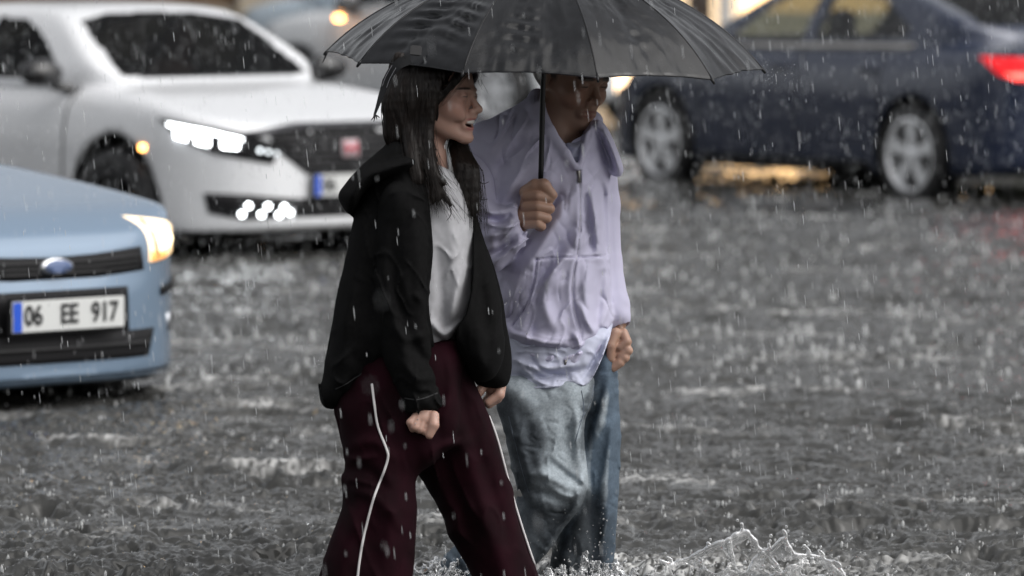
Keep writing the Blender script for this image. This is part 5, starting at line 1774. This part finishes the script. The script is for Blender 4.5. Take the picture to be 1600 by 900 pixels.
for i in range(10):
    t = np.linspace(0.02, 1, nt_)
    A, B_ = rib_pt(i, t), rib_pt(i + 1, t)
    ph = np.linspace(0, 1, np_)
    pts = A[:, None] * (1 - ph)[None, :, None] + B_[:, None] * ph[None, :, None]
    bul = 4 * ph * (1 - ph)
    # fabric pulled in between the ribs, edge drawn up in a shallow curve
    pts[:, :, 1] += bul[None, :] * (7.0 * t * (1 - t ** 4))[:, None]
    pts[:, :, 1] -= bul[None, :] * 5.0 * (t[:, None] ** 10)
    ctr = np.array([CU, 0, 0])
    rad = pts - np.array([CU, 60, 0]); rad /= np.linalg.norm(rad, axis=2, keepdims=True)
    tt, pp = np.meshgrid(t, ph, indexing='ij')
    d = 1.8 * samp(T_wr, tt * 90 + 30 * i, pp * 140 + 70 * i, 200.0) * np.sin(np.pi * pp)
    if i == 3:                                        # slack ripples in the left front panel
        for c0, amp in ((0.26, 6.5), (0.72, 5.5)):
            d += amp * np.exp(-((pp - c0) / .17) ** 2) * np.exp(-((tt - .76) / .16) ** 2) * np.sin(tt * 92 + (pp - c0) * (14 if c0 < .5 else -6))
    if i == 2:
        d += 4.0 * np.exp(-((pp - .62) / .13) ** 2) * np.exp(-((tt - .80) / .12) ** 2) * np.sin(tt * 95 + pp * 8)
    if i == 1:
        d += 2.2 * np.exp(-((pp - .5) / .12) ** 2) * np.exp(-((tt - .82) / .08) ** 2) * np.sin(tt * 80 - pp * 8)
    if i in (0, 4, 5):
        d += 1.8 * np.sin(pp * 34 + tt * 10) * np.sin(np.pi * pp) * tt ** 3
    pts = pts + rad * d[:, :, None]
    v = pts.reshape(-1, 3)
    ix = np.arange(len(v)).reshape(nt_, np_)
    q = np.stack([ix[:-1, :-1], ix[:-1, 1:], ix[1:, 1:], ix[1:, :-1]], -1).reshape(-1, 4)
    n1 = len(v)
    v2 = v + np.array([0, 1.0, 0])                     # second face and hem give the cloth its thickness
    rim = ix[-1]
    hem = [(int(rim[k]), int(rim[k + 1]), int(rim[k + 1]) + n1, int(rim[k]) + n1) for k in range(np_ - 1)]
    o = U_obj('canopy_panel', np.vstack([v, v2]), np.vstack([q, q[:, ::-1] + n1, np.array(hem)]), M_canopy)
    hv, hf, ht = tube_np(v[rim] + np.array([0, .3, 0]), 1.5, 5)
    vs, fs = join_np([(hv, hf, ht)])
    U_obj('hem', vs, fs, M_canopy, o)
for i in range(10):
    t = np.linspace(0.03, 1.0, 22)
    vs, fs = join_np([tube_np(rib_pt(i, t) + np.array([0, .9, 0]), np.linspace(2.2, 1.6, 22), 6)])
    rb_ = U_obj('rib', vs, fs, M_rib)
    e = rib_pt(i, np.array([.985, 1.0, 1.012]))
    vs, fs = join_np([tube_np(e + np.array([0, 1.5, 0]), [1.8, 2.8, 1.8], 7)])
    U_obj('tip_cap', vs, fs, M_rib, rb_)
    s0 = rib_pt(i, np.array([.5]))[0]
    vs, fs = join_np([tube_np([(851, 40, 0), tuple(s0 + np.array([0, 3, 0]))], 1.4, 6)])
    U_obj('stretcher', vs, fs, M_rib, rb_)
vs, fs = join_np([tube_np([(853, -62, 0), (851, 40, 0), (848, 150, 0), (845.5, 262, 0), (844.5, 290, 0)], [4.2, 4.2, 4.2, 4.2, 4.2], 12)])
sh = U_obj('shaft', vs, fs, M_rib)
vs, fs = join_np([tube_np([(851.5, 30, 0), (851, 48, 0)], [8, 8], 12)])
U_obj('runner', vs, fs, M_rib, sh)
vs, fs = join_np([tube_np([(844.8, 288, 0), (844.2, 300, 0), (843.4, 330, 0), (843, 342, 0), (843, 346, 0)], [5, 6.5, 7.0, 7, 5], 12)])
U_obj('handle', vs, fs, mat('handle_plastic', (.012, .012, .013), .35))
vs, fs = join_np([tube_np([(853, -52, 0), (853, -70, 0), (853, -82, 0)], [5, 4, 2.4], 10)])
U_obj('ferrule', vs, fs, M_rib)
# tie strap hanging off the rim, with its sewn label and press stud
sp = catmull([(641, 92, -262), (622, 101, -264), (607, 120, -262), (597, 145, -260), (590, 166, -260), (585, 180, -260)], 8, closed=False)
wd = np.interp(np.linspace(0, 1, len(sp)), [0, .25, .55, .85, 1], [17, 15, 10, 5, 3.5])
v, f = strip_np(sp, wd, 1.6)
st = U_obj('tie_strap', v, f, M_canopy, smooth=False)
lb = catmull([(615.5, 104, -266), (606, 121, -264.2), (600.5, 136, -263)], 6, closed=False)
for o_ in (-3.6, 3.6):
    t_ = np.gradient(lb[:, :2], axis=0); t_ /= np.linalg.norm(t_, axis=1, keepdims=True)
    l2 = lb.copy(); l2[:, 0] += -t_[:, 1] * o_; l2[:, 1] += t_[:, 0] * o_
    vs, fs = join_np([tube_np(l2, .45, 4)])
    U_obj('label_edge', vs, fs, mat('label_thread', (.20, .20, .22), .7), st)
for p, e in (((585, 179, -260), (580, 188, -260)), ((585, 179, -260), (584, 190, -259)), ((585, 179, -260), (593, 184, -261)), ((585, 178, -260), (589, 187, -260)), ((510, 81, -10), (504, 98, -10)), ((511, 81, -11), (507, 90, -13))):
    vs, fs = join_np([tube_np([p, ((p[0] + e[0]) / 2 + 1, (p[1] + e[1]) / 2, p[2]), e], [1.5, 1.1, .6], 5)])
    U_obj('frayed_thread', vs, fs, M_rib, st)
bm = bmesh.new()
bm_box(bm, (-9, -8, -2), (9, 8, 2), 1.5)
me = bpy.data.meshes.new('x'); bm.to_mesh(me); bm.free()
v = np.array([tuple(x.co) for x in me.vertices]); fs = [tuple(p.vertices) for p in me.polygons]
c_, s_ = math.cos(.1), math.sin(.1)
tl_ = -.9
v = np.stack([v[:, 0] * c_ - v[:, 1] * s_, v[:, 0] * s_ + v[:, 1] * c_ , v[:, 2] - v[:, 1] * .7], 1) + np.array([650, 79, -252])
U_obj('press_stud', v, fs, M_rib, smooth=False)
# ------------------------------------------------------------------ rain, spray and splashes
M_drop = bpy.data.materials.new('rain_drop')
M_drop.use_nodes = True
nt = M_drop.node_tree
pb = nt.nodes['Principled BSDF']
pb.inputs['Base Color'].default_value = (.78, .80, .82, 1)
pb.inputs['Roughness'].default_value = .15
pb.inputs['IOR'].default_value = 1.33
pb.inputs['Alpha'].default_value = .32
M_clear = mat('splash_water', (.90, .91, .92), .05, trans=.80, ior=1.33)
M_spray = mat('spray_water', (.66, .67, .67), .25, alpha=.6)

ico = bmesh.new(); bmesh.ops.create_icosphere(ico, subdivisions=1, radius=1.0)
ICV = np.array([tuple(v.co) for v in ico.verts]); ICF = np.array([[v.index for v in f.verts] for f in ico.faces]); ico.free()
def blobs(name, c, r, m, label, R=None):
    """many small droplets as one mesh; r (n,3) radii"""
    c, r = np.asarray(c), np.asarray(r)
    v = c[:, None] + ICV[None] * r[:, None]
    v = v.reshape(-1, 3)
    f = (ICF[None] + (np.arange(len(c)) * len(ICV))[:, None, None]).reshape(-1, 3).astype(np.int32)
    o = link(name, mesh_np(name, v, f), m)
    return tag(o, label, None, None, 'stuff')

rr = np.random.default_rng(99)
# falling drops, drawn out by their fall and leaning a touch
n = 9500
Yd = (5.0 ** 3 + (30.0 ** 3 - 5.0 ** 3) * rr.random(n)) ** (1 / 3)
xd = (rr.random(n) * 2 - 1) * (0.097 * Yd + .15)
top = CAMH + (450 + 0) / FPX * 0 + np.tan(-PITCH + 455 / FPX) * Yd
bot = np.maximum(CAMH + np.tan(-PITCH - 470 / FPX) * Yd, 0.02)
zd = bot + (top - bot) * rr.random(n)
cu = P(851, 100, YU)
under = (np.hypot(xd - cu.x, Yd - YU) < .60) & (zd < cu.z + .1)
ff = rr.random(n)
keepm = ~under & (zd > .02) & ((Yd > 11.5) | (ff < .13))
xd, Yd, zd = xd[keepm], Yd[keepm], zd[keepm]
n = len(xd)
ln = .006 + .013 * rr.random(n) ** 1.2
wd_ = .0006 + .0007 * rr.random(n) ** 2
lean = .10
prof = np.array([[0, -1, 0], [.8, -.55, 1], [1, .15, 1], [0, 1, 0]])
ring_n = 5
vs = []
th = np.linspace(0, 2 * np.pi, ring_n, endpoint=False)
base = [(0, 0, -1.0)] + [(.85 * math.cos(a), .85 * math.sin(a), -.6) for a in th] + [(1.0 * math.cos(a), 1.0 * math.sin(a), .4) for a in th] + [(0, 0, 1.0)]
base = np.array(base)
bf = [(0, 1 + (j + 1) % 5, 1 + j) for j in range(5)] + [(11, 6 + j, 6 + (j + 1) % 5) for j in range(5)]
for j in range(5):
    a, b2 = 1 + j, 1 + (j + 1) % 5
    bf += [(a, b2, b2 + 5), (a, b2 + 5, a + 5)]
bf = np.array(bf)
v = np.stack([base[None, :, 0] * wd_[:, None] + base[None, :, 2] * ln[:, None] * -lean + xd[:, None], base[None, :, 1] * wd_[:, None] + Yd[:, None], base[None, :, 2] * ln[:, None] + zd[:, None]], -1).reshape(-1, 3)
f = (bf[None] + (np.arange(n) * len(base))[:, None, None]).reshape(-1, 3).astype(np.int32)
tag(link('rain', mesh_np('rain', v, f), M_drop), 'falling rain drops across the whole street', None, None, 'stuff')

# little crowns and jets where the drops strike the water
cs, rs = [], []
for _ in range(4200):
    py = 300 + 610 * rr.random() ** .9
    if py > 600 and rr.random() < .72:
        continue
    y = float(ground_Y(py)); x = (rr.random() * 2 - 1) * (.095 * y + .1)
    z0 = float(water_h(np.array([x]), np.array([y]))[0])
    big = rr.random() ** 3 * (1.0 if py < 620 else .55)
    hgt = .006 + (.040 if py < 620 else .03) * big
    w_ = .0025 + (.008 if py < 620 else .005) * big
    cs.append((x, y, z0 + hgt * .4)); rs.append((w_, w_, hgt * .7))
    if big > .12 and (py < 600 or rr.random() < .4):
        for _k in range(3):
            cs.append((x + rr.normal() * .012, y + rr.normal() * .012, z0 + hgt * (.6 + rr.random() * 1.2))); q_ = .0015 + .0025 * rr.random() * big ** .3; rs.append((q_, q_, q_ * 1.3))
        for _k in range(4):
            a_ = rr.random() * 6.28
            q_ = .010 + .008 * rr.random(); cs.append((x + q_ * math.cos(a_), y + q_ * math.sin(a_), z0 + .004)); rs.append((.0018, .0018, .005 + .007 * rr.random()))
blobs('rain_splashes', cs, rs, M_spray, 'small rain splashes jumping from the flood water')

# spray off the umbrella rim, the wading legs and the wheels
cs, rs = [], []
def spray(px, py, Y, su, sv, sw, n_, r0, r1):
    for _k in range(n_):
        p = P(px + rr.normal() * su, py + rr.normal() * sv, Y + rr.normal() * sw)
        q_ = r0 + (r1 - r0) * rr.random() ** 2
        cs.append(tuple(p)); rs.append((q_, q_, q_ * 1.15))
spray(1212, 112, 14.85, 17, 13, .03, 34, .0009, .0018)
spray(1238, 140, 14.85, 16, 18, .03, 10, .0009, .0018)
spray(545, 92, 14.75, 28, 16, .05, 7, .0010, .0020)
spray(1180, 868, 15.1, 90, 22, .06, 110, .0012, .0050)
spray(1250, 880, 15.1, 60, 16, .06, 50, .0012, .0050)
spray(940, 850, 14.95, 36, 34, .05, 80, .0010, .0035)
spray(700, 870, 15.1, 30, 20, .05, 50, .0012, .0035)
spray(880, 800, 14.9, 60, 70, .04, 60, .0007, .0016)
spray(655, 640, 14.38, 5, 22, .01, 12, .001, .0024)
spray(800, 480, 14.7, 25, 30, .02, 14, .001, .0022)
o = blobs('spray_drops', cs, rs, M_clear, 'clear water droplets flying off umbrella rim and wading legs')

# the kicked-up splash at lower right
F = Field((1000, 800, -70), (1345, 925, 70), 1.15)
rs_ = np.random.default_rng(5)
def rope(pts, r0, r1, wz=0.0):
    p = catmull([(a, b2, wz) for a, b2 in pts], 9, closed=False)
    p[:, 2] += 9 * np.sin(p[:, 0] * .06 + wz)
    n_ = len(p)
    r = np.linspace(r0, r1, n_) * (1 + .28 * np.sin(np.arange(n_) * .55 + rs_.random() * 6) + .15 * np.sin(np.arange(n_) * 1.3 + rs_.random() * 6))
    F.chain(p, np.maximum(r, .9), 2.4)
bend = lambda U, V: 9 * np.sin(U * .06) + 6 * np.sin(V * .09)
# thin torn sheet of water with a thicker, beaded rim
F.inflate([(1032, 878), (1062, 879), (1105, 860), (1138, 847), (1154, 838), (1168, 836), (1180, 851), (1190, 866), (1206, 862), (1224, 846), (1236, 862), (1250, 870), (1282, 874), (1302, 884), (1322, 906), (1322, 918), (1020, 918)], 1.7, 3, bend, smooth=1)
tn = tile_noise(256, 1.3, 71, 3, 26)
U, V = np.meshgrid(F.ax[0], F.ax[1], indexing='ij')
F.a += (np.clip(samp(tn, U, V * 1.4, 190.0) * 1.5 + .35, -.4, 3.5) * np.clip((912 - V) / 20, 0, 1))[:, :, None]
for hole in ([(1146, 856), (1168, 850), (1180, 868), (1166, 892), (1152, 888)], [(1098, 874), (1128, 860), (1136, 884), (1116, 896)], [(1196, 876), (1212, 870), (1212, 892), (1200, 894)], [(1255, 884), (1285, 884), (1292, 898), (1262, 900)], [(1050, 888), (1080, 884), (1090, 900), (1060, 904)]):
    F.inflate(hole, 40, 6, 0, mode='s', k=2, smooth=1)
rope([(1030, 876), (1046, 882), (1064, 877), (1085, 869), (1105, 857), (1138, 844), (1154, 835), (1168, 833)], 2.6, 4.2, 0)
rope([(1166, 832), (1178, 846), (1186, 859), (1196, 864)], 4.4, 3.0, 0)
rope([(1138, 844), (1142, 862), (1146, 880), (1154, 902)], 3.8, 3.0, 0)
rope([(1164, 900), (1178, 878), (1190, 864), (1206, 860), (1224, 843), (1233, 858), (1243, 869)], 3.2, 3.6, 0)
rope([(1242, 869), (1262, 869), (1282, 873), (1300, 881), (1314, 893), (1322, 906)], 3.4, 2.6, 0)
rope([(1085, 869), (1094, 884), (1108, 896), (1118, 910)], 2.6, 2.4, 0)
rope([(1198, 864), (1210, 880), (1222, 896), (1235, 908)], 3.4, 2.8, 0)
for u, v_, t_ in ((1158, 836, 818), (1226, 844, 828), (1106, 858, 848), (1262, 869, 852), (1284, 873, 860), (1046, 881, 870), (1200, 862, 850), (1310, 890, 876)):
    rope([(u, v_), (u + 2, (v_ + t_) / 2), (u + rs_.normal() * 4, t_)], 2.6, 1.3, 0)
    F.ell((u + rs_.normal() * 5, t_ - 5, 9 * math.sin(u * .06)), (2.4, 2.8, 2.4), 1)
rope([(1090, 912), (1130, 905), (1160, 908), (1200, 902), (1240, 908), (1290, 904), (1325, 914)], 5, 4.5, 0)
for _k in range(130):
    u = 1000 + 340 * rs_.random()
    hgt = 70 * math.exp(-((u - 1190) / 90) ** 2) * rs_.random()
    q_ = .9 + 2.4 * rs_.random() ** 2
    F.ell((u, 904 - hgt, rs_.normal() * 18), (q_, q_ * 1.15, q_), 1.0)
v, q = F.mesh()
v = relax(v, q, 1, .35)
Ysp = 15.05
tag(link('water_splash', mesh_np('water_splash', to_world(v, Ysp, FPX / Ysp), q), M_clear), 'leaping splash of clear water at the lower right of the couple', 'splash')

# water heaped round the wading legs
for (lo, hi, Yc, cx, sd, lab, bumps) in (
    ((830, 835, -70), (1015, 935, 60), 14.98, 930, 8, 'water splashing up round the front leg of the wet jeans', [(862, 892, 16, 14), (885, 886, 12, 16), (908, 870, 9, 22), (914, 862, 7, 16), (930, 880, 12, 18), (945, 884, 14, 18), (962, 876, 10, 20), (972, 886, 14, 16), (990, 893, 14, 12), (840, 898, 14, 10), (900, 888, 10, 16)]),
    ((620, 845, -60), (760, 935, 60), 15.0, 690, 9, 'white water heaped round the trailing foot of the jeans', [(645, 894, 14, 8), (660, 886, 14, 12), (675, 880, 13, 14), (690, 874, 12, 16), (700, 884, 14, 16), (715, 893, 14, 14), (735, 898, 14, 10)])):
    F = Field(lo, hi, 1.4)
    rs_ = np.random.default_rng(sd)
    F.inflate([(lo[0] + 6, 925), (lo[0] + 8, 905), ((lo[0] + hi[0]) / 2, 896), (hi[0] - 8, 905), (hi[0] - 6, 925)], 34, 14, -14, k=2)
    for (u, v_, ru, rv) in bumps:
        F.cone((u, 918, -14 + rs_.normal() * 12), (u + rs_.normal() * 3, v_, -16 + rs_.normal() * 10), ru * .9, ru * .42, 3)
    for _k in range(90):
        u = lo[0] + 10 + (hi[0] - lo[0] - 20) * rs_.random()
        q_ = 1.0 + 3.0 * rs_.random() ** 2
        F.ell((u, 896 - 26 * rs_.random() ** 2, -14 + rs_.normal() * 16), (q_, q_, q_), 1.5)
    tw_ = tile_noise(256, 1.1, sd, 4, 60)
    U, V = np.meshgrid(F.ax[0], F.ax[1], indexing='ij')
    F.a += (samp(tw_, U, V, 120.0) * 1.6)[:, :, None]
    v, q = F.mesh()
    v = relax(v, q, 1, .4)
    tag(link('water_splash', mesh_np('water_splash', to_world(v, Yc, FPX / Yc), q), M_clear), lab, 'splash')
